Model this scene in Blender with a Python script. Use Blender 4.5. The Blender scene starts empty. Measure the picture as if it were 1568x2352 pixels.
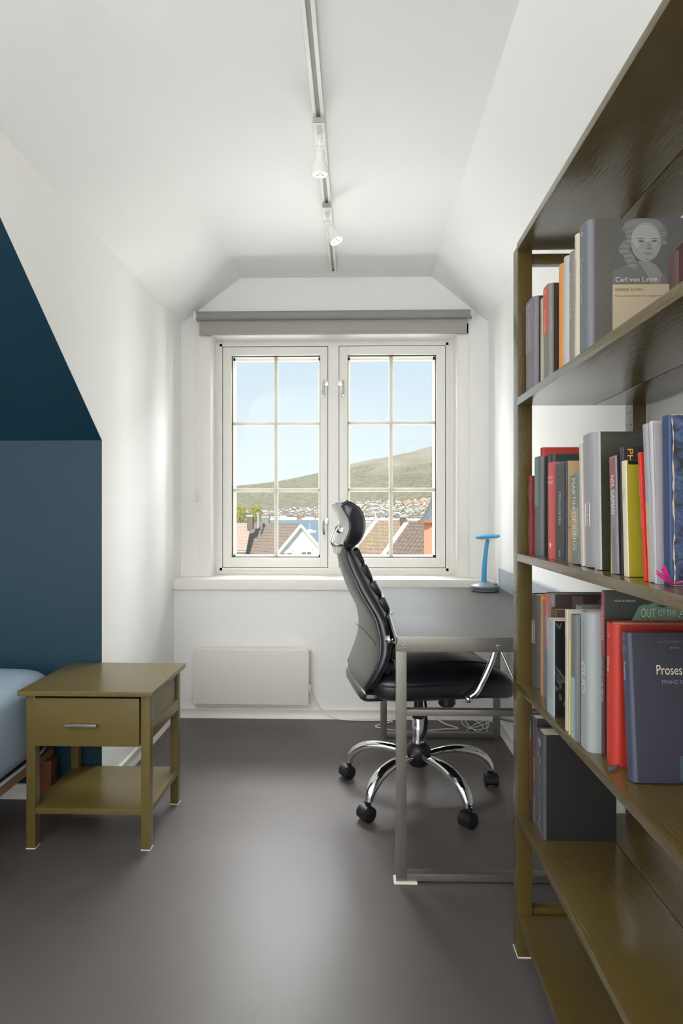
import bpy, bmesh, math, random
from mathutils import Vector, Matrix

# ------------------------------------------------------------ camera
F, TH, H = 1400.0, 34 / 1400.0, 1.13
cam_d = bpy.data.cameras.new('camera'); cam = bpy.data.objects.new('camera', cam_d)
bpy.context.scene.collection.objects.link(cam)
bpy.context.scene.camera = cam
cam.location = (0, 0, H); cam.rotation_euler = (math.pi / 2, 0, TH)
cam_d.sensor_fit = 'VERTICAL'; cam_d.sensor_height = 36.0; cam_d.lens = 36.0 * F / 2352
cam_d.clip_start = 0.02; cam_d.clip_end = 20000


def lin(c):
    return tuple(((x / 255) / 12.92 if x / 255 <= .04045 else ((x / 255 + .055) / 1.055) ** 2.4) for x in c) + (1.0,)


# ------------------------------------------------------------ sky, sun, lights, exposure
scn = bpy.context.scene
scn.view_settings.view_transform = 'Standard'; scn.view_settings.look = 'None'
scn.view_settings.exposure = 0.0; scn.view_settings.gamma = 1.0
scn.view_settings.use_curve_mapping = False
try:
    scn.cycles.max_bounces = 10; scn.cycles.diffuse_bounces = 6; scn.cycles.glossy_bounces = 5
    scn.cycles.transparent_max_bounces = 12; scn.cycles.sample_clamp_indirect = 6
except Exception:
    pass
wd = bpy.data.worlds.new('world'); scn.world = wd; wd.use_nodes = True
nt = wd.node_tree; nt.nodes.clear()
tc = nt.nodes.new('ShaderNodeTexCoord'); sp = nt.nodes.new('ShaderNodeSeparateXYZ')
cr = nt.nodes.new('ShaderNodeValToRGB'); bg = nt.nodes.new('ShaderNodeBackground'); wo = nt.nodes.new('ShaderNodeOutputWorld')
nt.links.new(tc.outputs['Generated'], sp.inputs[0]); nt.links.new(sp.outputs['Z'], cr.inputs[0])
nt.links.new(cr.outputs[0], bg.inputs[0]); nt.links.new(bg.outputs[0], wo.inputs[0])
el = cr.color_ramp.elements
el[0].position = 0.0; el[0].color = lin((226, 233, 235)); el[1].position = 1.0; el[1].color = lin((150, 186, 222))
for p_, c_ in ((.08, (222, 232, 236)), (.24, (203, 220, 233)), (.5, (185, 208, 230))):
    e_ = el.new(p_); e_.color = lin(c_)
bg.inputs[1].default_value = 1.22


def light(name, kind, loc, direction, energy, color=(1, 1, 1), size=None):
    d = bpy.data.lights.new(name, kind); d.energy = energy; d.color = color
    o = bpy.data.objects.new(name, d); scn.collection.objects.link(o); o.location = loc
    o.rotation_euler = Vector(direction).to_track_quat('-Z', 'Y').to_euler()
    if kind == 'AREA':
        d.shape = 'RECTANGLE'; d.size, d.size_y = size
    if kind == 'SUN':
        d.angle = .01
    return o


light('sun', 'SUN', (20, -20, 30), (.12, .85, -.50), 5.2, (1, .95, .86))
# added area lamps: imitated skylight outside the window, bounced fill behind the camera
light('sky_fill_high', 'AREA', (-.15, 5.3, 3.9), (0, -1.9, -2.0), 1000, (.98, .985, .985), (3.4, 2.0))
light('sky_fill_west', 'AREA', (-4.0, 5.9, 1.9), (3.4, -2.6, -.3), 560, (.98, .985, .985), (2.4, 3.2))
light('sky_fill_east', 'AREA', (3.9, 5.9, 1.9), (-3.4, -2.6, -.3), 520, (1, .98, .945), (2.4, 3.2))
light('roof_bounce_fill', 'AREA', (-.1, 8.0, -1.1), (0, -1, .5), 250, (1, .985, .96), (7.0, 2.4))
light('below_window_fill', 'AREA', (-.1, 5.4, -1.1), (0, -1.9, 2.3), 230, (1, .985, .96), (3.4, 1.4))
light('rear_wall_fill', 'AREA', (-1.2, -.9, 1.3), (0, -1, .05), 96, (.96, .985, 1), (3.4, 2.0))  # unseen lamp added behind the camera, bounced off the rear wall
light('ceiling_fill', 'AREA', (-1.1, -.2, 1.7), (0, -.12, 1), 58, (1, .985, .96), (1.8, 1.2))  # unseen lamp added behind the camera, bounced off the ceiling

COL = scn.collection


# ------------------------------------------------------------ measuring: the ray of a photo pixel meets a plane of the room
def W(u, v, X=None, Y=None, z=None):
    a = (u - 784) / F; b = (1176 - v) / F
    d = (a * math.cos(TH) - math.sin(TH), a * math.sin(TH) + math.cos(TH), b)
    t = X / d[0] if X is not None else Y / d[1] if Y is not None else (z - H) / d[2]
    return Vector((t * d[0], t * d[1], H + t * d[2]))


# ------------------------------------------------------------ materials
MATS = {}


def mat(name, col, rough=.5, metal=0.0, spec=.5, bump=None, mottle=None, coat=0.0, emit=0.0):
    """bump=(scale, strength[, stretch xyz]); mottle=(scale, second colour, amount[, stretch])"""
    if name in MATS: return MATS[name]
    m = bpy.data.materials.new(name); m.use_nodes = True; n = m.node_tree
    b = n.nodes['Principled BSDF']
    b.inputs['Base Color'].default_value = lin(col); b.inputs['Roughness'].default_value = rough
    b.inputs['Metallic'].default_value = metal; b.inputs['Specular IOR Level'].default_value = spec
    b.inputs['Coat Weight'].default_value = coat; b.inputs['Coat Roughness'].default_value = .15
    if emit:
        b.inputs['Emission Color'].default_value = lin(col); b.inputs['Emission Strength'].default_value = emit

    def noise(scale, stretch, detail=3.0):
        t = n.nodes.new('ShaderNodeTexCoord'); mp = n.nodes.new('ShaderNodeMapping'); ns = n.nodes.new('ShaderNodeTexNoise')
        mp.inputs['Scale'].default_value = stretch; ns.inputs['Scale'].default_value = scale; ns.inputs['Detail'].default_value = detail
        n.links.new(t.outputs['Object'], mp.inputs[0]); n.links.new(mp.outputs[0], ns.inputs['Vector'])
        return ns
    if bump:
        ns = noise(bump[0], bump[2] if len(bump) > 2 else (1, 1, 1))
        bp = n.nodes.new('ShaderNodeBump'); bp.inputs['Strength'].default_value = bump[1]; bp.inputs['Distance'].default_value = .002
        n.links.new(ns.outputs['Fac'], bp.inputs['Height']); n.links.new(bp.outputs[0], b.inputs['Normal'])
    if mottle:
        ns = noise(mottle[0], mottle[3] if len(mottle) > 3 else (1, 1, 1), 5.0)
        rp = n.nodes.new('ShaderNodeValToRGB')
        rp.color_ramp.elements[0].position = .5 - mottle[2]; rp.color_ramp.elements[1].position = .5 + mottle[2]
        rp.color_ramp.elements[0].color = lin(col); rp.color_ramp.elements[1].color = lin(mottle[1])
        n.links.new(ns.outputs['Fac'], rp.inputs[0]); n.links.new(rp.outputs[0], b.inputs['Base Color'])
    MATS[name] = m
    return m


WALL = mat('wall_paint', (238, 237, 235), .55, spec=.3, bump=(220, .12))
CEIL = mat('ceiling_paint', (238, 238, 237), .6, spec=.3, bump=(160, .10))
BLUE = mat('petrol_blue_paint', (16, 51, 68), .5, spec=.35, bump=(200, .12))
TRIM = mat('trim_gloss_white', (236, 234, 228), .35, spec=.5)
FLOOR = mat('grey_painted_floor', (92, 85, 83), .36, spec=.42, bump=(500, .10), mottle=(3.5, (86, 80, 78), .25))
OLIVE = mat('olive_paint', (88, 75, 38), .22, spec=.55, bump=(26, .45, (7, .7, 7)), mottle=(3, (79, 66, 33), .3), coat=.3)
OLIVE_FLAT = mat('olive_paint_smooth', (97, 84, 44), .28, spec=.5, bump=(200, .08))
PAD = mat('white_felt', (225, 222, 212), .8)
STEEL = mat('brushed_grey_steel', (135, 132, 125), .32, metal=.75, bump=(300, .05))
CHROME = mat('chrome', (225, 226, 228), .06, metal=1.0)
ALU = mat('aluminium', (190, 190, 190), .25, metal=.9)
BLACKTOP = mat('black_laminate', (54, 51, 47), .45, spec=.32, bump=(900, .25))
LEATHER = mat('black_leather', (25, 27, 33), .30, spec=.6, bump=(420, .15), coat=.35)
LEATHER_SHEEN = mat('back_leather_sheen', (84, 83, 81), .32, spec=.7, bump=(420, .15))  # black leather; base lightened to stand in for grazing window reflection
PLASTIC = mat('black_plastic', (22, 22, 23), .4, bump=(600, .1))
WPLAST = mat('white_plastic', (232, 230, 224), .35)
BLIND = mat('grey_blind_fabric', (140, 143, 143), .8, bump=(900, .2))
BLIND2 = mat('grey_blind_fabric_back', (166, 162, 156), .8, bump=(900, .2))
DARKGAP = mat('dark_rubber', (60, 58, 62), .7)


def glass_mat():
    m = bpy.data.materials.new('window_glass'); m.use_nodes = True; n = m.node_tree; n.nodes.clear()
    o = n.nodes.new('ShaderNodeOutputMaterial'); mx = n.nodes.new('ShaderNodeMixShader')
    tr = n.nodes.new('ShaderNodeBsdfTransparent'); gl = n.nodes.new('ShaderNodeBsdfGlossy'); fr = n.nodes.new('ShaderNodeFresnel')
    tr.inputs[0].default_value = (.97, .985, .98, 1); gl.inputs['Roughness'].default_value = .0; fr.inputs[0].default_value = 1.22
    n.links.new(fr.outputs[0], mx.inputs[0]); n.links.new(tr.outputs[0], mx.inputs[1]); n.links.new(gl.outputs[0], mx.inputs[2])
    n.links.new(mx.outputs[0], o.inputs[0])
    return m


GLASS = glass_mat()


# ------------------------------------------------------------ mesh helpers
def box(bm, x0, x1, y0, y1, z0, z1, bev=0.0, seg=2):
    vs = [bm.verts.new((x, y, z)) for x in (x0, x1) for y in (y0, y1) for z in (z0, z1)]
    fs = [bm.faces.new([vs[i] for i in q]) for q in ((0, 1, 3, 2), (4, 6, 7, 5), (0, 4, 5, 1), (2, 3, 7, 6), (0, 2, 6, 4), (1, 5, 7, 3))]
    if bev:
        es = set(e for f in fs for e in f.edges)
        bmesh.ops.bevel(bm, geom=list(es), offset=bev, segments=seg, profile=.7, affect='EDGES')
    return vs


def prism(bm, pts, vec):
    """closed polygon pts (3D) pushed along vec"""
    a = [bm.verts.new(p) for p in pts]; b = [bm.verts.new(Vector(p) + Vector(vec)) for p in pts]
    n = len(pts); bm.faces.new(a[::-1]); bm.faces.new(b)
    for i in range(n): bm.faces.new((a[i], a[(i + 1) % n], b[(i + 1) % n], b[i]))


def loft(bm, rings, cap=True):
    rr = [[bm.verts.new(p) for p in r] for r in rings]; n = len(rr[0])
    for a, b in zip(rr, rr[1:]):
        for i in range(n): bm.faces.new((a[i], a[(i + 1) % n], b[(i + 1) % n], b[i]))
    if cap: bm.faces.new(rr[0][::-1]); bm.faces.new(rr[-1])


def lathe(bm, prof, c=(0, 0, 0), seg=32, mtx=None):
    """prof [(r, z)] around z"""
    rings = []
    for r, z in prof:
        ring = []
        for k in range(seg):
            a = 2 * math.pi * k / seg
            p = Vector((max(r, 1e-5) * math.cos(a), max(r, 1e-5) * math.sin(a), z))
            if mtx: p = mtx @ p
            ring.append(p + Vector(c))
        rings.append(ring)
    loft(bm, rings)


def tube(bm, pts, rad, seg=12, flat=1.0, up=(0, 0, 1)):
    pts = [Vector(p) for p in pts]; n = len(pts); rings = []
    side = None
    for i, p in enumerate(pts):
        t = (pts[min(i + 1, n - 1)] - pts[max(i - 1, 0)]).normalized()
        if side is None:
            side = t.cross(Vector(up))
            if side.length < 1e-3: side = t.cross(Vector((1, 0, 0)))
        side = (side - t * side.dot(t)).normalized()
        nn = side.cross(t).normalized()
        r = rad[i] if isinstance(rad, (list, tuple)) else rad
        rings.append([p + side * r * math.cos(2 * math.pi * k / seg) + nn * r * flat * math.sin(2 * math.pi * k / seg) for k in range(seg)])
    loft(bm, rings)


def smooth_path(pts, n=6):
    pts = [Vector(p) for p in pts]; out = []
    P = [pts[0] * 2 - pts[1]] + pts + [pts[-1] * 2 - pts[-2]]
    for i in range(1, len(P) - 2):
        for k in range(n):
            t = k / n; a, b, c, d = P[i - 1:i + 3]
            out.append(.5 * ((2 * b) + (c - a) * t + (2 * a - 5 * b + 4 * c - d) * t * t + (3 * b - a - 3 * c + d) * t ** 3))
    out.append(pts[-1]); return out


def superell(bm, c, half, mtx=None, e1=.5, e2=.5, nu=24, nv=12, warp=None):
    def sg(x, e): return math.copysign(abs(x) ** e, x)
    rings = []
    for j in range(nv + 1):
        ph = -math.pi / 2 + math.pi * j / nv
        ring = []
        for k in range(nu):
            th = 2 * math.pi * k / nu
            cp = max(sg(math.cos(ph), e2), 1e-3)
            p = Vector((half[0] * cp * sg(math.cos(th), e1), half[1] * cp * sg(math.sin(th), e1), half[2] * sg(math.sin(ph), e2)))
            if warp: p = warp(p)
            if mtx: p = mtx @ p
            ring.append(p + Vector(c))
        rings.append(ring)
    loft(bm, rings)


def obj(name, bm, m, parent=None, smooth=True, angle=35, rebase=False):
    bmesh.ops.recalc_face_normals(bm, faces=bm.faces[:])
    me = bpy.data.meshes.new(name)
    off = Vector((0, 0, 0))
    if rebase:
        xs = [v.co for v in bm.verts]
        off = Vector(((min(v.x for v in xs) + max(v.x for v in xs)) / 2, (min(v.y for v in xs) + max(v.y for v in xs)) / 2, min(v.z for v in xs)))
        bmesh.ops.translate(bm, verts=bm.verts[:], vec=-off)
    if smooth:
        for f in bm.faces: f.smooth = True
        ca = math.radians(angle)
        for e in bm.edges:
            if len(e.link_faces) == 2 and e.calc_face_angle(0) > ca: e.smooth = False
    bm.to_mesh(me); bm.free()
    for mm in (m if isinstance(m, list) else [m]): me.materials.append(mm)
    o = bpy.data.objects.new(name, me); COL.objects.link(o)
    o.location = off
    if parent: o.parent = parent
    return o


def tag(o, label, cat, group=None):
    o['label'] = label; o['category'] = cat
    if group: o['group'] = group
    return o


def thing(name, label, cat, loc, rotz=0.0, group=None):
    o = bpy.data.objects.new(name, None); COL.objects.link(o); o.empty_display_size = .05
    o.location = loc; o.rotation_euler = (0, 0, rotz)
    return tag(o, label, cat, group)


def struct(name, bm, m, parent=None, **k):
    o = obj(name, bm, m, parent, **k)
    if not parent: o['kind'] = 'structure'
    return o


def B(*a, **k):
    bm = bmesh.new(); box(bm, *a, **k); return bm


FONTC = {}


def text(s, width, m, name, parent, origin, xdir, ydir, height=None, align='C'):
    """flat printed lettering; xdir = reading direction, ydir = up of the letters; width in metres"""
    if s not in FONTC:
        cu = bpy.data.curves.new('lettering', 'FONT'); cu.body = s; cu.resolution_u = 3
        t = bpy.data.objects.new('lettering_source', cu); COL.objects.link(t)
        bpy.context.view_layer.update()
        me = bpy.data.meshes.new_from_object(t.evaluated_get(bpy.context.evaluated_depsgraph_get()))
        COL.objects.unlink(t); bpy.data.objects.remove(t)
        FONTC[s] = [v.co.copy() for v in me.vertices], [tuple(p.vertices) for p in me.polygons]
        bpy.data.meshes.remove(me); bpy.data.curves.remove(cu)
    vs, fs = FONTC[s]
    x0 = min(v.x for v in vs); x1 = max(v.x for v in vs); y0 = min(v.y for v in vs); y1 = max(v.y for v in vs)
    k = width / (x1 - x0); ky = (height / (y1 - y0)) if height else k
    xd, yd, og = Vector(xdir), Vector(ydir), Vector(origin)
    cx = (x0 + x1) / 2 if align == 'C' else x0
    me = bpy.data.meshes.new(name)
    me.from_pydata([og + xd * (v.x - cx) * k + yd * (v.y - (y0 + y1) / 2) * ky for v in vs], [], fs)
    me.materials.append(m)
    o = bpy.data.objects.new(name, me); COL.objects.link(o); o.parent = parent
    return o


# ------------------------------------------------------------ room shell
XL, XR = -1.005, .748          # dormer cheeks
YA, YB, YC = 3.34, 3.47, 3.60  # wall under the sill, wall round the window, window frame
ZK, ZC = 2.205, 2.466
XCL, XCR = -.666, .426
YBLUE = 2.385

bm = bmesh.new(); box(bm, -3.2, .85, -1.8, 3.40, -.1, 0); struct('floor', bm, FLOOR, smooth=False)
bm = bmesh.new(); box(bm, XR, XR + .1, -1.8, 3.75, 0, ZK + .02); struct('wall_right', bm, WALL, smooth=False)
bm = bmesh.new()
prism(bm, [(XR, -1.8, ZK), (XCR, -1.8, ZC), (XCR, -1.8, ZC + .15), (XR + .1, -1.8, ZC + .15), (XR + .1, -1.8, ZK)], (0, 5.55, 0))
struct('ceiling_right_slope', bm, CEIL, smooth=False)
bm = bmesh.new()
prism(bm, [(XL, 1.396, ZK), (XL, 3.75, ZK), (XCL, 3.75, ZC), (XCL, 1.061, ZC)], (-.08, 0, .10))
struct('ceiling_left_slope', bm, CEIL, smooth=False)
bm = bmesh.new()
box(bm, XCL, XCR, 1.061, 3.75, ZC, ZC + .1); box(bm, -3.2, XCR, -1.8, 1.061, ZC, ZC + .1)
struct('ceiling', bm, CEIL, smooth=False)
# dormer cheek on the left
bm = bmesh.new()
prism(bm, [(XL, 2.388, 0), (XL, 3.75, 0), (XL, 3.75, ZK), (XL, 1.396, ZK + .0), (XL, 2.388, 1.414)], (-.1, 0, 0))
struct('wall_left', bm, WALL, smooth=False)
# blue knee wall and blue roof slope of the main room
bm = bmesh.new(); box(bm, -3.2, XL - .001, YBLUE, YBLUE + .08, 0, 1.5); struct('wall_blue', bm, BLUE, smooth=False)
bm = bmesh.new()
prism(bm, [(-3.2, YBLUE, 1.413), (XL - .001, YBLUE, 1.413), (XL - .001, 1.396, ZK), (XCL, 1.061, ZC), (-3.2, 1.061, ZC)], (0, .05, .065))
struct('ceiling_blue_slope', bm, BLUE, smooth=False)
bm = bmesh.new(); box(bm, -3.3, -3.2, -1.8, 2.5, 0, 2.6); struct('wall_far_left', bm, WALL, smooth=False)
bm = bmesh.new(); box(bm, -3.3, .85, -1.9, -1.8, 0, 2.6); struct('wall_front', bm, WALL, smooth=False)
# window wall
XO0, XO1, ZO0, ZO1 = -.831, .572, .70, 2.138
bm = bmesh.new()
box(bm, XL, XR, YA, 3.75, 0, .705)
box(bm, XL, XO0, YB, 3.75, .705, ZO1); box(bm, XO1, XR, YB, 3.75, .705, ZO1)
prism(bm, [(XL, YB, ZO1), (XR, YB, ZO1), (XR, YB, ZK + .02), (XCR, YB, ZC + .02), (XCL, YB, ZC + .02), (XL, YB, ZK + .02)], (0, .28, 0))
struct('wall_window', bm, WALL, smooth=False)
# sill board
bm = bmesh.new(); box(bm, XL + .001, XR - .001, 3.318, 3.62, .705, .762, bev=.003); struct('trim_1', bm, TRIM)
# casing round the opening
bm = bmesh.new()
for a in ((XO0 - .062, XO0, .762, ZO1 + .06), (XO1, XO1 + .062, .762, ZO1 + .06)):
    box(bm, a[0], a[1], YB - .008, YB, a[2], a[3], bev=.002)
box(bm, XO0 - .062, XO1 + .062, YB - .008, YB, ZO1, ZO1 + .06, bev=.002)
box(bm, XO0 - .002, XO0 + .003, YB - .014, YB, .762, ZO1 + .003, bev=.001); box(bm, XO1 - .003, XO1 + .002, YB - .014, YB, .762, ZO1 + .003, bev=.001)
struct('trim_2', bm, TRIM)


def baseboard(name, pts, nrm, h=.056):
    """moulded skirting from pts[0] to pts[1], nrm points into the room"""
    a, b, n = Vector(pts[0]), Vector(pts[1]), Vector(nrm)
    prof = [(0, 0), (.020, 0), (.019, .006), (.012, .016), (.010, .024), (.010, h - .012), (.012, h - .009), (.011, h - .003), (.008, h), (0, h)]
    bm = bmesh.new(); prism(bm, [a + n * p + Vector((0, 0, q)) for p, q in prof], b - a); struct(name, bm, TRIM)


baseboard('baseboard_back', ((XL, YA, 0), (XR, YA, 0)), (0, -1, 0))
baseboard('baseboard_left', ((XL, YBLUE, 0), (XL, YA, 0)), (1, 0, 0))
baseboard('baseboard_right', ((XR, YA, 0), (XR, -1.8, 0)), (-1, 0, 0))
baseboard('baseboard_blue', ((-3.2, YBLUE, 0), (XL + .02, YBLUE, 0)), (0, -1, 0))

# ------------------------------------------------------------ window
win = bpy.data.objects.new('window_1', None); COL.objects.link(win); win['kind'] = 'structure'
win.location = ((XO0 + XO1) / 2, YC, .762)
WO = -win.location


def wobj(name, bm, m, parent, **k):
    bmesh.ops.translate(bm, verts=bm.verts[:], vec=WO)
    return obj(name, bm, m, parent, **k)


S1 = (W(512, 1, Y=YC).x, W(752, 1, Y=YC).x); S2 = (W(779, 1, Y=YC).x, W(1022, 1, Y=YC).x)
ZS0, ZS1 = W(784, 1303, Y=YC).z, W(784, 796, Y=YC).z
G1 = (W(531, 1, Y=YC).x, W(735, 1, Y=YC).x); G2 = (W(798, 1, Y=YC).x, W(1002, 1, Y=YC).x)
ZG0, ZG1 = W(784, 1281, Y=YC).z, W(784, 815, Y=YC).z
g = .0035
bm = bmesh.new()                                                  # outer frame with mullion
for x0, x1, z0, z1 in ((XO0, S1[0] - g, .762, ZO1), (S2[1] + g, XO1, .762, ZO1), (S1[1] + g, S2[0] - g, ZS0 - g, ZS1 + g),
                       (S1[0] - g, S2[1] + g, .762, ZS0 - g), (S1[0] - g, S2[1] + g, ZS1 + g, ZO1)):
    box(bm, x0, x1, YC, YC + .10, z0, z1)
for x0, x1, z0, z1 in ((S1[0] - .02, S1[0] - g, ZS0 - .02, ZS1 + .02), (S2[1] + g, S2[1] + .02, ZS0 - .02, ZS1 + .02), (S1[0] - .02, S2[1] + .02, ZS0 - .02, ZS0 - g),
                       (S1[0] - .02, S2[1] + .02, ZS1 + g, ZS1 + .02)):
    box(bm, x0, x1, YC - .003, YC + .01, z0, z1, bev=.001)
wobj('window_frame', bm, TRIM, win)
bm = bmesh.new()
for s in (S1, S2):
    for x0, x1, z0, z1 in ((s[0] - g, s[0] + .004, ZS0 - g, ZS1 + g), (s[1] - .004, s[1] + g, ZS0 - g, ZS1 + g), (s[0], s[1], ZS0 - g, ZS0 + .003), (s[0], s[1], ZS1 - .003, ZS1 + g)):
        box(bm, x0, x1, YC + .02, YC + .06, z0, z1)
wobj('gasket', bm, DARKGAP, win)
wood = mat('muntin_warm_white', (214, 204, 190), .5)
for s, gl, side in ((S1, G1, 1), (S2, G2, -1)):
    bm = bmesh.new()
    for x0, x1, z0, z1 in ((s[0], gl[0], ZS0, ZS1), (gl[1], s[1], ZS0, ZS1), (gl[0], gl[1], ZS0, ZG0), (gl[0], gl[1], ZG1, ZS1)):
        box(bm, x0, x1, YC - .004, YC + .05, z0, z1, bev=.0015)
    sash = wobj('sash', bm, TRIM, win)
    bm = bmesh.new()                                              # dark gasket line and warm outer rebate
    e = .004
    for x0, x1, z0, z1 in ((gl[0], gl[0] + e, ZG0, ZG1), (gl[1] - e, gl[1], ZG0, ZG1), (gl[0], gl[1], ZG0, ZG0 + e), (gl[0], gl[1], ZG1 - e, ZG1)):
        box(bm, x0, x1, YC + .018, YC + .03, z0, z1)
    wobj('glazing_bead', bm, DARKGAP, sash)
    bm = bmesh.new(); e = .013
    for x0, x1, z0, z1 in ((gl[0], gl[0] + e, ZG0, ZG1), (gl[1] - e, gl[1], ZG0, ZG1), (gl[0], gl[1], ZG0, ZG0 + e), (gl[0], gl[1], ZG1 - e * 1.4, ZG1)):
        box(bm, x0, x1, YC + .058, YC + .085, z0, z1)
    wobj('outer_rebate', bm, wood, sash)
    wobj('pane', B(gl[0], gl[1], YC + .034, YC + .040, ZG0, ZG1), GLASS, sash, smooth=False)
    uc = 634 if side == 1 else 897.5
    xm = W(uc, 1, Y=YC + .05).x
    wobj('muntin', B(xm - .0115, xm + .0115, YC + .041, YC + .060, ZG0, ZG1, bev=.003), wood, sash)
    for vv in (973, 1126):
        zm = W(784, vv - (1 if side < 0 else 0), Y=YC + .05).z
        wobj('muntin', B(gl[0], gl[1], YC + .042, YC + .058, zm - .0105, zm + .0105, bev=.003), wood, sash)
    for zt in (2 * 0 + W(784, 878, Y=YC).z, W(784, 1195, Y=YC).z):   # espagnolette handles
        hx = (s[1] - .017) if side == 1 else (s[0] + .017)
        bm = bmesh.new()
        box(bm, hx - .006 + (.0 if side == 1 else -.016), hx + .022 + (0 if side == 1 else -.016), YC - .012, YC - .004, zt - .022, zt + .012, bev=.003)
        lathe(bm, [(.009, 0), (.009, .012), (.007, .016), (0, .016)], (hx, YC - .004, zt), 16, Matrix.Rotation(math.pi / 2, 3, 'X'))
        tube(bm, smooth_path([(hx, YC - .018, zt + .006), (hx - .004 * side, YC - .028, zt - .002), (hx - .005 * side, YC - .030, zt - .05), (hx - .002 * side, YC - .026, zt - .092)]), [.0055] * 13 + [.007] * 5 + [.004], 10)
        wobj('handle', bm, CHROME, sash)
# trickle vent in the head
a, b = W(663, 1, Y=YC).x, W(871, 1, Y=YC).x; zt = W(784, 779, Y=YC).z
vent = wobj('trickle_vent', B(a, b, YC - .012, YC, zt - .007, zt + .007, bev=.003), WPLAST, win)
bm = bmesh.new(); box(bm, a - .004, a + .012, YC - .016, YC, zt - .011, zt + .010, bev=.002); box(bm, b - .012, b + .004, YC - .016, YC, zt - .011, zt + .010, bev=.002)
wobj('end_cap', bm, WPLAST, vent)
wobj('slot', B(a + .015, b - .015, YC - .0135, YC - .011, zt + .004, zt + .006), DARKGAP, vent)

# ------------------------------------------------------------ roller blind
bl = thing('roller_blind', 'grey fabric roller blind rolled up above the window', 'blind', (-.12, 3.42, 2.10))


def off(bm, root, name, m, **k):
    bmesh.ops.translate(bm, verts=bm.verts[:], vec=-root.location); return obj(name, bm, m, root, **k)


yb = 3.415; z0 = W(784, 723, Y=yb).z; r = .0235
xa, xb = W(453.5, 1, Y=yb).x, W(1079, 1, Y=yb).x
bm = bmesh.new(); lathe(bm, [(0, 0), (r, 0), (r, xb - xa), (0, xb - xa)], (xa, yb, z0), 40, Matrix.Rotation(math.pi / 2, 3, 'Y'))
off(bm, bl, 'fabric_roll', BLIND)
xc, xd = W(457.5, 1, Y=yb + .02).x, W(1072, 1, Y=yb + .02).x; zb = W(784, 767, Y=yb + .02).z
bm = bmesh.new()
prof = [(yb + r - .001, z0), (yb + r - .001, zb + .016), (yb + r - .004, zb + .013), (yb + r - .005, zb + .003), (yb + r - .003, zb), (yb + r + .002, zb), (yb + r + .004, zb + .006), (yb + r + .002, zb + .014), (yb + r, zb + .018), (yb + r, z0)]
prism(bm, [(xc, y, z) for y, z in prof], (xd - xc, 0, 0)); off(bm, bl, 'blind_fabric', BLIND2)
for xe, sx in ((xa - .002, -1), (xb + .002, 1)):
    bm = bmesh.new()
    lathe(bm, [(0, 0), (.016, 0), (.016, .006), (.027, .008), (.027, .013), (.02, .017), (0, .017)], (xe, yb, z0), 24, Matrix.Rotation(sx * math.pi / 2, 3, 'Y'))
    box(bm, min(xe + sx * .010, xe + sx * .014), max(xe + sx * .010, xe + sx * .014), yb, YB, z0 - .018, z0 + .022, bev=.001)
    off(bm, bl, 'bracket', WPLAST)
bm = bmesh.new(); cx = xa - .009; zc = W(784, 1135, Y=yb).z
k = 0; zz = z0
while zz > zc:
    for dy, dx in ((-.02, 0), (.018, -.001)):
        sway = -.012 * math.sin(math.pi * (z0 - zz) / (z0 - zc)) * (1 if dy < 0 else .2)
        bmesh.ops.create_icosphere(bm, subdivisions=1, radius=.0021, matrix=Matrix.Translation((cx + dx + sway, yb + dy * (1 - .6 * (z0 - zz) / (z0 - zc)), zz)))
    zz -= .0062
ch = off(bm, bl, 'bead_chain', WPLAST); ch['kind'] = 'stuff'
off(B(cx - .007, cx + .005, yb - .012, yb + .012, zc - .045, zc + .004, bev=.003), bl, 'chain_weight', mat('clear_plastic', (215, 213, 208), .2))

# ------------------------------------------------------------ ceiling track and spotlights
tr = thing('light_track', 'long white ceiling track rail with a grey inner channel', 'track light', (-.126, 2.4, ZC))
bm = bmesh.new()
x0 = -.126; hw = .0185; y0_, y1_ = .35, 3.34
for a, b_, za, zb_ in ((-hw, -hw + .0115, ZC - .018, ZC), (hw - .0115, hw, ZC - .018, ZC), (-hw, hw, ZC - .004, ZC)):
    box(bm, x0 + a, x0 + b_, y0_, y1_, za, zb_, bev=.0008)
box(bm, x0 - hw, x0 + hw, y1_, y1_ + .012, ZC - .019, ZC, bev=.001)
off(bm, tr, 'rail', WPLAST)
chn = off(B(x0 - hw + .0115, x0 + hw - .0115, y0_, y1_, ZC - .013, ZC - .004), tr, 'channel', mat('track_channel_grey', (158, 156, 152), .5))
off(B(x0 - .004, x0 + .004, 3.325, 3.338, ZC - .014, ZC - .006), tr, 'end_stop', DARKGAP)


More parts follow.
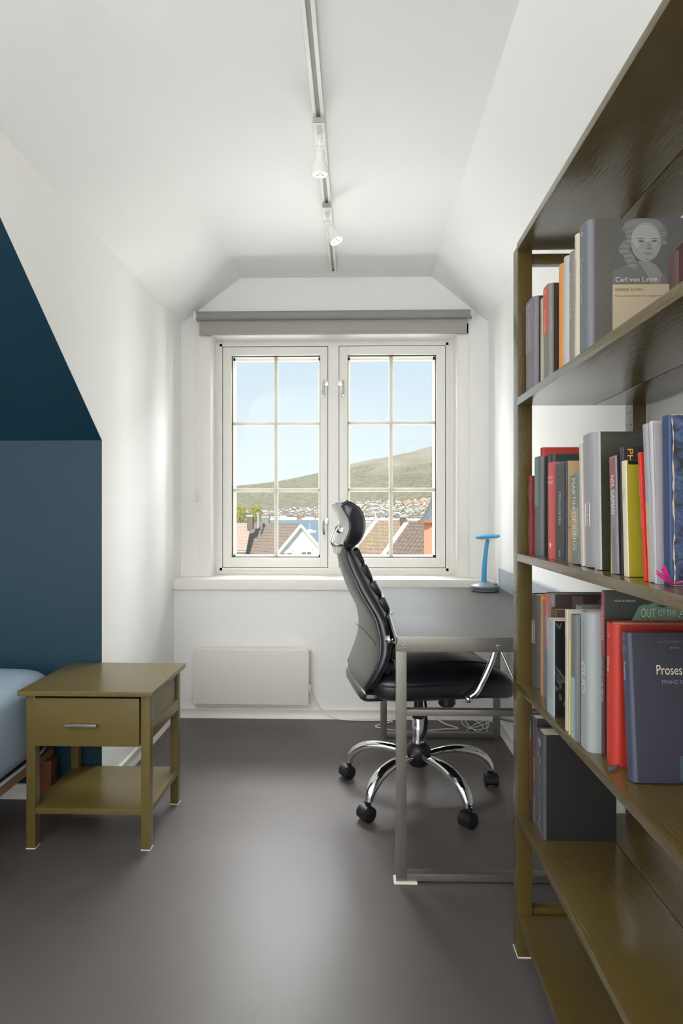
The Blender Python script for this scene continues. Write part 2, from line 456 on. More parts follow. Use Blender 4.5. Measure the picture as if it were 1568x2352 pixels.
def spot(ya, ys, tilt, label):
    t = thing('spotlight', label, 'spotlight', (x0, ys, ZC - .019), group='spotlights on the ceiling track')
    off(B(x0 - .018, x0 + .018, ya, ya + .16, ZC - .040, ZC - .0185, bev=.002), t, 'adapter', WPLAST)
    off(B(x0 - .019, x0 + .019, ya - .003, ya + .001, ZC - .036, ZC - .018), t, 'adapter_end', mat('adapter_grey', (170, 168, 163), .5))
    bm = bmesh.new()
    lathe(bm, [(0, 0), (.011, 0), (.011, -.006), (.007, -.008), (.007, -.024), (0, -.024)], (x0, ys, ZC - .040), 20)
    tube(bm, [(x0 - .017, ys, ZC - .066), (x0 + .017, ys, ZC - .066)], .005, 12)
    tube(bm, [(x0 - .017, ys, ZC - .066), (x0 - .012, ys, ZC - .066)], .0085, 12); tube(bm, [(x0 + .012, ys, ZC - .066), (x0 + .017, ys, ZC - .066)], .0085, 12)
    tube(bm, [(x0, ys, ZC - .060), (x0, ys, ZC - .074)], .007, 12)
    off(bm, t, 'joint', WPLAST)
    M3 = tilt; pv = Vector((x0, ys, ZC - .066))
    head = bmesh.new()
    lathe(head, [(.006, 0), (.006, -.016), (.016, -.018), (.018, -.022), (.018, -.027), (.0165, -.028), (.018, -.030), (.0185, -.034), (.0175, -.036), (.0175, -.055), (.022, -.062), (.028, -.075),
                 (.0305, -.090), (.031, -.098), (.030, -.101), (.0265, -.101), (.026, -.096), (0, -.096)], pv, 32, M3)
    sh = off(head, t, 'lamp_shade', WPLAST)
    bm = bmesh.new(); lathe(bm, [(0, -.0955), (.0255, -.0955), (.0255, -.0985), (.024, -.0995), (0, -.0995)], pv, 28, M3)
    face = off(bm, t, 'lamp_face', mat('spot_glow', (255, 253, 246), .3, emit=.9))
    bm = bmesh.new()
    for k in range(3):
        a = 2 * math.pi * k / 3 + .5
        lathe(bm, [(0, -.0990), (.0052, -.0990), (.0045, -.1012), (0, -.1018)], pv + M3 @ Vector((.010 * math.cos(a), .010 * math.sin(a), 0)), 12, M3)
    le = off(bm, face, 'lens', mat('spot_lens', (196, 196, 192), .25))
    me = le.data
    for v in me.vertices: v.co -= t.location
    return t




spot(2.035, 2.105, Matrix.Rotation(math.radians(3), 3, 'X'), 'white ceiling spotlight nearer the camera, pointing straight down')
spot(2.600, 2.665, Matrix.Rotation(math.radians(-24), 3, 'Y') @ Matrix.Rotation(math.radians(-8), 3, 'X'), 'white ceiling spotlight nearer the window, tilted to the right')

# ------------------------------------------------------------ panel heater
ht = thing('panel_heater', 'flat white electric panel heater on the wall under the window', 'heater', (-.567, YA, .09))
hx0, hx1 = W(442, 1, Y=3.275).x, W(708.5, 1, Y=3.275).x; hz0, hz1 = W(600, 1618, Y=3.275).z, W(600, 1493.5, Y=3.275).z
bm = bmesh.new(); box(bm, hx0, hx1, 3.272, 3.318, hz0, hz1, bev=.003); off(bm, ht, 'heater_panel', mat('heater_enamel', (226, 222, 214), .35, bump=(500, .05)))
bm = bmesh.new()
for xx in (hx0 + .1, hx1 - .12): box(bm, xx, xx + .03, 3.315, YA, hz0 + .04, hz1 - .03)
box(bm, hx0 + .01, hx1 - .01, 3.285, 3.322, hz1 - .006, hz1 + .002)
off(bm, ht, 'wall_bracket', WPLAST)
zt = W(712, 1580, Y=3.3).z
off(B(hx1 - .004, hx1 + .012, 3.285, 3.312, zt - .017, zt + .017, bev=.002), ht, 'thermostat', WPLAST)
off(B(hx1 - .004, hx1 + .006, 3.29, 3.31, zt + .11, zt + .135, bev=.002), ht, 'switch', WPLAST)
cord = [(hx1 - .01, 3.31, .19), (hx1 + .012, 3.315, .14), (hx1 + .05, 3.318, .07), (hx1 + .11, 3.31, .024), (hx1 + .20, 3.296, .006), (hx1 + .45, 3.285, .005), (.10, 3.20, .005), (.28, 3.13, .005), (.45, 3.17, .005), (.53, 3.18, .005),
        (.47, 3.25, .006), (.42, 3.31, .02)]
bm = bmesh.new(); tube(bm, smooth_path(cord), .0034, 8); off(bm, ht, 'power_cord', WPLAST)
for v in ht.children:
    if v.name.startswith('heater_panel'): v.rotation_euler = (0, math.radians(.35), 0)

# loose cable and socket at the desk's wall side
cb = thing('cable', 'thin white cable lying in loose loops behind the desk', 'cable', (.63, 3.2, 0))
pts = [W(1129, 1636, Y=3.27), W(1127, 1655, Y=3.25), W(1105, 1666, Y=3.2), (.57, 3.16, .006), (.60, 3.12, .005), (.66, 3.19, .01), (.62, 3.25, .03), (.57, 3.24, .05), (.585, 3.17, .02), (.63, 3.10, .012), (.60, 3.20, .006), (.68, 3.23, .03), (.665, 3.12, .01)]
bm = bmesh.new(); tube(bm, smooth_path([Vector(p) for p in pts]), .0022, 8); off(bm, cb, 'cable_run', WPLAST)
pts = [(.57, 3.315, .19), (.575, 3.30, .1), (.56, 3.24, .012), (.62, 3.17, .005), (.69, 3.20, .01), (.70, 3.28, .03)]
bm = bmesh.new(); tube(bm, smooth_path(pts), .0022, 8); off(bm, cb, 'cable_run', WPLAST)
bm = bmesh.new(); box(bm, XR - .028, XR, 2.60, 2.68, .11, .19, bev=.006)
so = obj('wall_socket', bm, WPLAST, rebase=True); tag(so, 'small white socket low on the right wall behind the desk frame', 'socket')
for dz in (-.012, .012):
    bm = bmesh.new(); lathe(bm, [(0, 0), (.004, 0), (.004, .001), (0, .001)], (-.0145, 0, .04 + dz), 10, Matrix.Rotation(-math.pi / 2, 3, 'Y')); obj('socket_hole', bm, DARKGAP, so)

# ------------------------------------------------------------ desk
DX0, DX1, DY0, DY1 = .121, .715, 1.856, 3.080
dk = thing('desk', 'black-topped desk on a grey steel tube frame against the right wall', 'desk', (.418, 2.46, 0))
off(B(DX0 + .003, DX1, DY0 + .003, DY1 - .003, .728, .750, bev=.001), dk, 'desk_top', BLACKTOP)
bm = bmesh.new()
box(bm, DX0, DX0 + .003, DY0, DY1, .728, .7505); box(bm, DX0, DX1, DY1 - .003, DY1, .728, .7505)
off(bm, dk, 'edge_strip', STEEL)
fr_ = off(B(DX0, DX1, DY0, DY0 + .0028, .706, .7505, bev=.0008), dk, 'front_apron', STEEL)
off(B(DX0, DX1, DY1 - .030, DY1 - .004, .706, .728), dk, 'rear_apron', STEEL)
for x in (W(930, 1484, Y=DY0).x, W(1144, 1483, Y=DY0).x):
    bm = bmesh.new(); R_ = Matrix.Rotation(math.pi / 2, 3, 'X')
    lathe(bm, [(0, 0), (.0062, 0), (.0062, .0015), (.0045, .003), (.0028, .003), (.0028, .001), (0, .001)], (x, DY0, .7225), 20, R_)
    bo = off(bm, dk, 'bolt', ALU)
    bm = bmesh.new(); lathe(bm, [(0, .0008), (.0027, .0008), (.0027, .0014), (0, .0014)], (x, DY0, .7225), 6, R_); off(bm, dk, 'bolt_socket', PLASTIC)
LW = .032
for yy in (DY0 + .003, DY1 - .033):
    for xx in (DX0, DX1 - LW):
        off(B(xx, xx + LW, yy, yy + .030, .006, .728, bev=.0015), dk, 'leg', STEEL)
    off(B(DX0 + LW, DX1 - LW, yy + .001, yy + .029, .006, .029, bev=.0015), dk, 'foot_rail', STEEL)
    off(B(DX0 + LW, DX1 - LW, yy + .002, yy + .026, .509, .528, bev=.0015), dk, 'crossbar', STEEL)
off(B(DX1 - LW, DX1 - .006, DY0 + .033, DY1 - .033, .70, .727), dk, 'side_rail', STEEL)
for za, zb_ in ((.13, .472), (.44, .105)):
    bm = bmesh.new(); tube(bm, [(.703, DY0 + .03, za), (.703, DY1 - .03, zb_)], .0055, 12); off(bm, dk, 'brace', STEEL)
pn = off(B(.7165, .728, DY0 + .01, DY1, .70, .846, bev=.001), dk, 'upstand_panel', mat('panel_sheen', (150, 160, 168), .35, bump=(700, .1)))  # light reflected on black laminate is put into this grey-blue base colour
off(B(.7155, .7285, DY1, DY1 + .003, .70, .846), dk, 'panel_edge', BLACKTOP)
for xx, yy in ((DX0, DY0), (DX1 - LW, DY0 + .0), (DX0, DY1 - .036), (DX1 - LW, DY1 - .036)):
    nr = xx < .4 and yy < 2
    off(B(xx - .007 * nr, xx + LW + .032 * nr, yy - .004 * nr, yy + .036, 0, .006, bev=.0015), dk, 'foot_pad', PAD if nr else STEEL)

# ------------------------------------------------------------ task lamp on the desk
lc = Vector((W(1113, 1352, Y=2.955).x, 2.955, .7505))
lp = thing('table_lamp', 'blue mushroom-shaped table lamp with a grey round base on the desk', 'lamp', lc)
bm = bmesh.new(); lathe(bm, [(0, 0), (.062, 0), (.066, .004), (.068, .020), (.0675, .026), (.062, .029), (.045, .037), (.025, .044), (.0, .046)], (0, 0, 0), 48)
obj('lamp_base', bm, mat('lamp_grey', (112, 122, 126), .35), lp)
bm = bmesh.new(); lathe(bm, [(.0672, .010), (.0690, .012), (.0690, .019), (.0672, .021)], (0, 0, 0), 48); obj('base_band', bm, mat('lamp_dark_grey', (72, 80, 86), .35), lp)
obj('touch_button', B(.038, .052, -.045, -.032, .034, .040, bev=.002), mat('lamp_button', (92, 100, 104), .3), lp)
LB = mat('lamp_blue', (58, 150, 198), .3, spec=.5)
path = [(-.004, 0, .040), (-.003, 0, .09), (.001, 0, .15), (.008, 0, .21), (.013, 0, .243)]
pp = smooth_path(path); n_ = len(pp)
bm = bmesh.new(); tube(bm, pp, [.0135 - .0045 * i / (n_ - 1) for i in range(n_)], 20, flat=.8, up=(0, 1, 0)); obj('stem', bm, LB, lp)
MT = Matrix.Rotation(math.radians(-4), 3, 'Y')
bm = bmesh.new(); lathe(bm, [(.008, -.006), (.014, .000), (.050, .003), (.0585, .007), (.060, .011), (.056, .017), (.035, .022), (0, .024)], (.014, 0, .250), 48, MT); obj('lamp_head', bm, LB, lp)
bm = bmesh.new(); lathe(bm, [(.016, .0018), (.050, .0022), (.0575, .005), (.0575, .006), (.016, .0026)], (.014, 0, .2490), 48, MT)
obj('diffuser', bm, mat('lamp_diffuser', (226, 232, 236), .3), lp)

# ------------------------------------------------------------ office chair (local x = forward, y = away from the camera)
chair = thing('office_chair', 'black leather high-backed office chair on a chrome five-star base, drawn up to the desk', 'chair', (.251, 2.469, 0), math.radians(10))


def interp(tab, z):
    if z <= tab[0][0]: return tab[0][1]
    for a, b in zip(tab, tab[1:]):
        if z <= b[0]:
            t = (z - a[0]) / (b[0] - a[0]); t2 = t
            return a[1] + (b[1] - a[1]) * t2
    return tab[-1][1]


REAR = [(.465, -.272), (.487, -.262), (.539, -.236), (.60, -.212), (.661, -.206), (.735, -.219), (.818, -.266), (.913, -.303), (.985, -.320), (1.0, -.322)]
FRONT = [(.465, -.246), (.506, -.208), (.59, -.166), (.628, -.152), (.669, -.148), (.739, -.168), (.794, -.192), (.884, -.239), (.96, -.272), (1.0, -.290)]
HALF = [(.465, .20), (.50, .222), (.56, .236), (.62, .235), (.74, .2), (.83, .155), (.925, .108), (1.0, .078)]


def sm(tab, z, d=.02): return sum(interp(tab, z + k * d) for k in (-1, -.5, 0, .5, 1)) / 5


def section(z, xr, xf, w, bul, dish, e=.35, n=40, zoff=0):
    pts = []
    for k in range(n):
        a = 2 * math.pi * k / n
        c, s = math.cos(a), math.sin(a)
        y = w * math.copysign(abs(s) ** .45, s); cc = math.copysign(abs(c) ** .6, c)
        xm, hx = (xr + xf) / 2, (xf - xr) / 2
        x = xm + hx * cc
        q = 1 - (y / w) ** 2
        x += (-bul * q if c < 0 else dish * q)
        pts.append((x, y, z))
    return pts


def backloft(name, m, shr, xr_off, xf_off, z0, z1, bul, dish, N=26, full=False):
    bm = bmesh.new(); rings = []
    for i in range(N + 1):
        t = i / N; z = z0 + (z1 - z0) * t
        end = min(1.0, (1 - (2 * t - 1) ** 12) ** .35 + .02)
        xr, xf = sm(REAR, z) + xr_off, (sm(FRONT, z) if full else sm(REAR, z) + .016) + xf_off
        mid = (xr + xf) / 2
        rings.append(section(z, mid + (xr - mid) * end, mid + (xf - mid) * end, (sm(HALF, z) - shr) * (.85 + .15 * end), bul, dish))
    loft(bm, rings); return obj(name, bm, m, chair, angle=60)


back = backloft('backrest', LEATHER, 0, 0, 0, .462, 1.0, .006, .028, full=True)
pnl = backloft('rear_panel', LEATHER_SHEEN, .016, -.006, 0, .485, .992, .010, 0)
# piping along the panel's edge and the stitched seam across it
bm = bmesh.new()
for s in (-1, 1):
    pts = [(sm(REAR, z) + .006, s * (sm(HALF, z) - .016), z) for z in [.487 + .5 * i / 24 for i in range(25)]]
    tube(bm, pts, .0048, 8)
obj('piping', bm, LEATHER, chair)
bm = bmesh.new(); pts = [(sm(REAR, .657 + .012 * abs(y) / .2) - .0125 - .004 * (1 - (y / .21) ** 2), y, .648 + .012 * (1 - abs(y) / .21)) for y in [-.21 + .42 * i / 16 for i in range(17)]]
tube(bm, pts, .0022, 6); obj('seam', bm, LEATHER, chair)
# horizontal cushion channels on the front
zs = [.985, .925, .865, .808, .752, .697, .642, .587, .535, .487]
for i in range(len(zs) - 1):
    za, zb_ = zs[i + 1], zs[i]; zc = (za + zb_) / 2
    xa_, xb_ = sm(FRONT, za), sm(FRONT, zb_); xc_ = (xa_ + xb_) / 2 + .008
    ang = math.atan2(xb_ - xa_, zb_ - za)
    hh = math.hypot(xb_ - xa_, zb_ - za) / 2
    bm = bmesh.new(); superell(bm, (xc_, 0, zc), (.022, max(sm(HALF, zc) - .026, .05), hh * 1.04), Matrix.Rotation(ang, 3, 'Y'), e1=.3, e2=.28, nu=28, nv=18)
    obj('cushion_channel', bm, LEATHER, chair)
# bolster seams on the near and far side
bm = bmesh.new()
for s in (-1, 1):
    pts = [(sm(FRONT, z) * .72 + sm(REAR, z) * .28, s * (sm(HALF, z) + .001), z) for z in [.49 + .49 * i / 24 for i in range(25)]]
    tube(bm, pts, .0025, 6)
obj('piping', bm, LEATHER, chair)
# headrest
outline = [(-.332, 1.160), (-.320, 1.171), (-.305, 1.179), (-.285, 1.172), (-.262, 1.155), (-.246, 1.132), (-.237, 1.105), (-.235, 1.072), (-.240, 1.045), (-.252, 1.020), (-.266, 1.002), (-.284, .990), (-.304, .990), (-.318, .998),
           (-.322, 1.008), (-.314, 1.022), (-.305, 1.042), (-.299, 1.064), (-.299, 1.088), (-.305, 1.108), (-.316, 1.126), (-.326, 1.142)]
cxh, czh = -.283, 1.085
bm = bmesh.new(); rings = []
for i in range(17):
    y = -1 + 2 * i / 16; s_ = (1 - abs(y) ** 5) ** .3 if abs(y) < 1 else 0
    s_ = .80 + .20 * s_
    rings.append([(cxh + (x - cxh) * s_ + .012 * (1 - abs(y)) - .006, y * .118, czh + (z - czh) * s_) for x, z in outline])
loft(bm, rings); head = obj('headrest', bm, LEATHER, chair, angle=70)
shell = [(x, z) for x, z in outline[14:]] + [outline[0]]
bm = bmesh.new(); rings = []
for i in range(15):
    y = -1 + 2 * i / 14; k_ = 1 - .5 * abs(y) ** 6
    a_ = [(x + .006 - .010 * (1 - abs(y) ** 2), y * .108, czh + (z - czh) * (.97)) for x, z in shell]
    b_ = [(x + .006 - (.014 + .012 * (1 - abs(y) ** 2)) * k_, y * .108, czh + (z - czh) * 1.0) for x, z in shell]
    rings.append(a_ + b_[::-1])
loft(bm, rings); obj('headrest_shell', bm, mat('shell_leather_sheen', (186, 183, 180), .25, spec=.8, bump=(420, .1)), chair, angle=60)  # pale base colour imitates window light reflected on the headrest's black leather back
bm = bmesh.new(); pts = [(x + .0, -.119, z) for x, z in outline]; pts.append(pts[0])
tube(bm, [(cxh + (x - cxh) * .86, y * .985, czh + (z - czh) * .88) for x, y, z in pts], .0022, 6); obj('piping', bm, LEATHER, chair)
# headrest pivot and chrome wire bracket
bm = bmesh.new(); tube(bm, [(-.322, -.022, 1.062), (-.322, .022, 1.062)], .016, 20); obj('pivot', bm, PLASTIC, chair)
bm = bmesh.new(); tube(bm, [(-.322, -.026, 1.062), (-.322, -.022, 1.062)], .009, 16); obj('pivot_cap', bm, CHROME, chair)
bm = bmesh.new()
for s in (-1, 1):
    tube(bm, smooth_path([(-.312, s * .020, 1.079), (-.330, s * .022, 1.070), (-.343, s * .024, 1.048), (-.353, s * .026, 1.022), (-.350, s * .026, 1.005), (-.338, s * .026, .985), (-.326, s * .026, .962), (-.321, s * .026, .945)]), .0032, 8)
obj('wire_bracket', bm, CHROME, chair)
obj('bracket_cap', B(-.343, -.296, -.045, .045, .965, .997, bev=.010, seg=3), mat('shell_leather_sheen', (0, 0, 0)), chair)


# seat
def seat_warp(p):
    q = Vector(p)
    if q.z > 0:
        q.z += .022 * (1 - (q.x / .29) ** 2) * (1 - (q.y / .26) ** 2)
    if q.x > .12: q.z -= 1.1 * (q.x - .12) ** 2
    if q.z > .01: q.z -= .006 * math.exp(-((q.x + .02) / .02) ** 2)
    return q


bm = bmesh.new(); superell(bm, (.045, 0, .482), (.285, .256, .055), None, e1=.36, e2=.48, nu=64, nv=24, warp=seat_warp)
seat = obj('seat', bm, LEATHER, chair, angle=80)


def seat_z(x, y):
    sx, sy = abs((x - .045) / .285), abs(y / .256)
    q = (sx ** (2 / .36) + sy ** (2 / .36)) ** (.36 / .48)
    zz = .055 * max(0, 1 - q) ** (.24)
    return .482 + seat_warp(Vector((x - .045, y, zz))).z


bm = bmesh.new()
tube(bm, [(.025, y, seat_z(.025, y) + .0005) for y in [-.235 + .47 * i / 30 for i in range(31)]], .0022, 6)
for yy in (-.12, .12): tube(bm, [(x, yy, seat_z(x, yy) + .0005) for x in [.025 + .26 * i / 20 for i in range(21)]], .0022, 6)
obj('seam', bm, LEATHER, chair)
bm = bmesh.new(); ring = []
for k in range(73):
    a = 2 * math.pi * k / 72; c, s = math.cos(a), math.sin(a)
    p = seat_warp(Vector((.287 * math.copysign(abs(c) ** .36, c), .257 * math.copysign(abs(s) ** .36, s), .006)))
    ring.append((p.x + .045, p.y, p.z + .482 + .012))
tube(bm, ring, .004, 8); obj('piping', bm, LEATHER, chair)
bm = bmesh.new(); superell(bm, (-.215, 0, .452), (.060, .215, .026), None, e1=.4, e2=.6); obj('seat_flap', bm, LEATHER, chair)
obj('seat_plate', B(-.12, .16, -.16, .16, .418, .432, bev=.004), PLASTIC, chair)
bm = bmesh.new(); box(bm, -.09, .11, -.055, .055, .385, .419, bev=.01); obj('tilt_mechanism', bm, PLASTIC, chair)
bm = bmesh.new(); lathe(bm, [(0, .325), (.028, .325), (.036, .335), (.033, .40), (0, .41)], (.135, .05, 0), 24); obj('tension_knob', bm, PLASTIC, chair)
bm = bmesh.new(); tube(bm, smooth_path([(.01, -.05, .40), (-.005, -.12, .375), (-.03, -.20, .33), (-.055, -.23, .295)]), [.005] * 10 + [.008] * 9, 10); obj('height_lever', bm, PLASTIC, chair)
for s in (-1, 1):
    bm = bmesh.new()
    P_ = [(-.168, s * .262, .668), (-.10, s * .272, .672), (.08, s * .280, .670), (.16, s * .283, .662), (.200, s * .285, .635), (.198, s * .285, .605), (.178, s * .285, .555), (.152, s * .284, .505), (.138, s * .282, .480), (.116, s * .276, .462)]
    pth = smooth_path(P_); tube(bm, pth, .0115, 14); obj('arm_bar', bm, CHROME, chair)
    bm = bmesh.new(); superell(bm, (.03, s * .277, .688), (.135, .024, .013), None, e1=.5, e2=.6); obj('arm_pad', bm, LEATHER, chair)
    for r_, p_ in ((.017, (-.178, s * .250, .672)), (.014, (.110, s * .272, .452))):
        bm = bmesh.new(); bmesh.ops.create_uvsphere(bm, u_segments=16, v_segments=10, radius=r_, matrix=Matrix.Translation(p_)); obj('knob', bm, CHROME, chair)
# column, hub and star base
bm = bmesh.new(); lathe(bm, [(0, .19), (.0245, .19), (.0245, .300), (.0225, .304), (0, .304)], (0, 0, 0), 32); obj('gas_column', bm, CHROME, chair)
bm = bmesh.new(); lathe(bm, [(0, .300), (.025, .300), (.026, .312), (.020, .316), (.018, .38), (.026, .388), (0, .388)], (0, 0, 0), 28); obj('column_sleeve', bm, PLASTIC, chair)
bm = bmesh.new(); lathe(bm, [(0, .112), (.036, .112), (.044, .122), (.047, .15), (.050, .168), (.046, .186), (.034, .198), (.030, .202), (0, .202)], (0, 0, 0), 36); obj('hub', bm, PLASTIC, chair)
for i in range(5):
    a = math.radians(1.9 + 72 * i)                      # 11.9 degrees in the room minus the chair's own 10
    d = Vector((math.cos(a), math.sin(a), 0)); z_ = Vector((0, 0, 1))
    arm = bmesh.new()
    P_ = [d * .038 + z_ * .150, d * .10 + z_ * .160, d * .17 + z_ * .160, d * .235 + z_ * .145, d * .280 + z_ * .118, d * .301 + z_ * .090, d * .308 + z_ * .068]
    pth = smooth_path(P_); n_ = len(pth); tube(arm, pth, [.0175 + .0075 * math.sin(math.pi * min(1, (k / (n_ - 1)) * .95)) ** 1.5 for k in range(n_)], 18, flat=.8)
    ao = obj('base_arm', arm, CHROME, chair)
    # caster
    sw = math.radians([262, 190, 200, 203, 212][i]); e = Vector((math.cos(sw), math.sin(sw), 0)); n2 = Vector((-e.y, e.x, 0))
    c0 = d * .310 + e * .008
    bm = bmesh.new()
    Rm = Matrix((e, n2, z_)).transposed()
    for sy in (-1, 1):
        M_ = Rm @ Matrix.Rotation(math.pi / 2, 3, 'X')
        lathe(bm, [(0, -.008), (.021, -.008), (.0265, -.005), (.0275, 0), (.0265, .006), (.022, .008), (0, .008)], c0 + n2 * sy * .0205 + z_ * .0275, 24, M_)
    obj('caster_wheel', bm, PLASTIC, chair)
    bm = bmesh.new(); hub_ = c0 + z_ * .0275
    hp = [hub_ + e * (.0305 * math.cos(math.radians(t))) + z_ * (.0305 * math.sin(math.radians(t))) for t in range(-25, 186, 15)] + [hub_ - z_ * .004]
    prism(bm, [p - n2 * .0255 for p in hp], n2 * .051); bmesh.ops.bevel(bm, geom=bm.edges[:], offset=.0035, segments=2, affect='EDGES'); tube(bm, [d * .309 + z_ * .050, d * .309 + z_ * .072], .011, 14)
    obj('caster_hood', bm, PLASTIC, chair)

# ------------------------------------------------------------ nightstand
NX0, NX1, NY0, NY1, NZ = -1.123, -.670, 1.992, 2.380, .537
ns = thing('nightstand', 'olive green painted nightstand with one drawer and a low shelf beside the bed', 'nightstand', (-.9, 2.19, 0))
bm = bmesh.new()
prism(bm, [(NX0, NY0, NZ), (NX0, NY1, NZ), (NX0, NY1, NZ - .014), (NX0, NY0 + .003, NZ - .017), (NX0, NY0, NZ - .013)], (NX1 - NX0, 0, 0))
off(B(NX0, NX1, NY0, NY1, NZ - .017, NZ, bev=.003), ns, 'table_top', OLIVE_FLAT); bm.free()
lx0, lx1 = -1.106, -.688
ly0, ly1 = 2.018, 2.338
for xx in (lx0, lx1 - .030):
    for yy in (ly0, ly1):
        lg = off(B(xx, xx + .030, yy, yy + .030, .003, NZ - .017, bev=.0012), ns, 'leg', OLIVE_FLAT)
        bm = B(xx - .001, xx + .031, yy - .001, yy + .031, 0, .003); pd = off(bm, ns, 'felt_pad', PAD)
off(B(lx0 + .030, lx1 - .030, ly1 + .008, ly1 + .020, .35, NZ - .017), ns, 'back_panel', OLIVE_FLAT)
for xx in (lx0 + .008, lx1 - .020):
    off(B(xx, xx + .012, ly0 + .030, ly1, .372, NZ - .017), ns, 'side_panel', OLIVE_FLAT)
for xx in (lx0 - .0, lx1 - .018):
    off(B(xx, xx + .018, ly0 + .030, ly1, .366, .408, bev=.002), ns, 'side_rail', OLIVE_FLAT)
dw = off(B(lx0 + .0305, lx1 - .0345, ly0 - .006, ly0 + .014, .3475, .508, bev=.0025), ns, 'drawer', OLIVE_FLAT)
bm = bmesh.new(); box(bm, lx0 + .037, lx1 - .040, ly0 + .012, ly1 - .02, .358, .49); off(bm, ns, 'drawer_box', OLIVE_FLAT)
hxa, hxb = W(150, 1664, Y=ly0 - .02).x, W(221, 1664, Y=ly0 - .02).x; hz = W(150, 1666, Y=ly0 - .02).z
bm = bmesh.new(); box(bm, hxa, hxb, ly0 - .024, ly0 - .017, hz - .0045, hz + .0035, bev=.001)
box(bm, hxa + .004, hxa + .010, ly0 - .018, ly0 - .006, hz - .003, hz + .003); box(bm, hxb - .010, hxb - .004, ly0 - .018, ly0 - .006, hz - .003, hz + .003)
bmesh.ops.translate(bm, verts=bm.verts[:], vec=-ns.location); obj('handle', bm, ALU, dw)
off(B(lx0 + .0005, lx1 - .0005, ly0 + .003, ly1 + .026, .1165, .136, bev=.0015), ns, 'shelf', OLIVE_FLAT)

# ------------------------------------------------------------ bed
bed = thing('bed', 'bed with a pale blue sheet over the mattress, its end against the blue wall', 'bed', (-1.66, 1.35, 0))
bm = bmesh.new()
superell(bm, (-1.655, 1.365, .385), (.503, 1.005, .175), None, e1=.16, e2=.34, nu=72, nv=20)
SHEET = mat('pale_blue_sheet', (158, 176, 190), .75, spec=.2, bump=(28, .25), mottle=(40, (150, 169, 184), .3))
ms = off(bm, bed, 'mattress', SHEET, angle=80)
bm = bmesh.new(); ring = []
for k in range(97):
    a = 2 * math.pi * k / 96; c, s = math.cos(a), math.sin(a)
    ring.append((-1.655 + .492 * math.copysign(abs(c) ** .16, c), 1.365 + .99 * math.copysign(abs(s) ** .16, s), .236))
tube(bm, ring, .006, 8); off(bm, bed, 'sheet_hem', SHEET)
PINE = mat('pale_wood', (168, 132, 96), .5, bump=(40, .3, (1, .1, 1)), mottle=(14, (140, 104, 72), .25, (1, .08, 1)))
off(B(-2.14, -1.178, .39, 2.35, .186, .214, bev=.004), bed, 'bed_frame', PINE)
BROWN = mat('brown_wood', (112, 62, 38), .45, bump=(40, .3, (1, 1, .1)), mottle=(16, (88, 46, 28), .25, (1, 1, .08)))
for xx in (-2.12, -1.205):
    for yy in (.42, 2.28): off(B(xx, xx + .05, yy, yy + .05, 0, .186, bev=.003), bed, 'bed_leg', BROWN)

# ------------------------------------------------------------ bookshelf
SX0, SX1, SY0, SY1 = .406, .730, .30, 1.553
bs = thing('bookshelf', 'tall open bookshelf painted olive green, standing along the right wall', 'bookshelf', (.57, .93, 0))
SH = [(1.792, .018), (1.399, .019), (1.0065, .0195), (.683, .019), (.352, .019), (.092, .018)]      # underside, thickness
for zb_, tk in SH:
    for xa_, xb_ in ((SX0, .5955), (.5975, SX1 - .002)):
        off(B(xa_, xb_, SY0, SY1, zb_, zb_ + tk, bev=.0015), bs, 'shelf_board', OLIVE)
for yy in (SY0 - .045, 1.5545):
    off(B(SX0 + .003, SX0 + .039, yy, yy + .045, 0.002, 1.806, bev=.0012), bs, 'post', OLIVE)
    off(B(SX1 - .033, SX1, yy, yy + .045, 0.002, 1.806, bev=.0012), bs, 'post', OLIVE)
    for zz in (1.762, .094):
        off(B(SX0 + .039, SX1 - .033, yy + .010, yy + .032, zz, zz + .026, bev=.0012), bs, 'rung', OLIVE)
for yy in (SY0 - .045, 1.5545):
    for xx in (SX0 + .003, SX1 - .033): off(B(xx - .001, xx + .037, yy - .001, yy + .046, 0, .003), bs, 'felt_pad', PAD)
bm = bmesh.new(); holes = [z for z in [.2 + .032 * k for k in range(48)]]
for z in holes:
    for yy in (1.566, 1.588): lathe(bm, [(0, 0), (.0024, 0), (.0024, .0004), (0, .0004)], (SX1 - .0330, yy, z), 8, Matrix.Rotation(-math.pi / 2, 3, 'Y'))
off(bm, bs, 'pin_holes', DARKGAP)
bpy.context.view_layer.update()

# ------------------------------------------------------------ books
PAGE = mat('page_block', (216, 206, 182), .85, bump=(900, .4, (1, 1, .02)))


def cmat(col, rough=.42):
    return mat('cover_%d_%d_%d_%d' % (*col, int(rough * 100)), col, rough, spec=.5, bump=(700, .08))


GOLD = (214, 190, 120)
TOPG = 'books on the topmost book row'


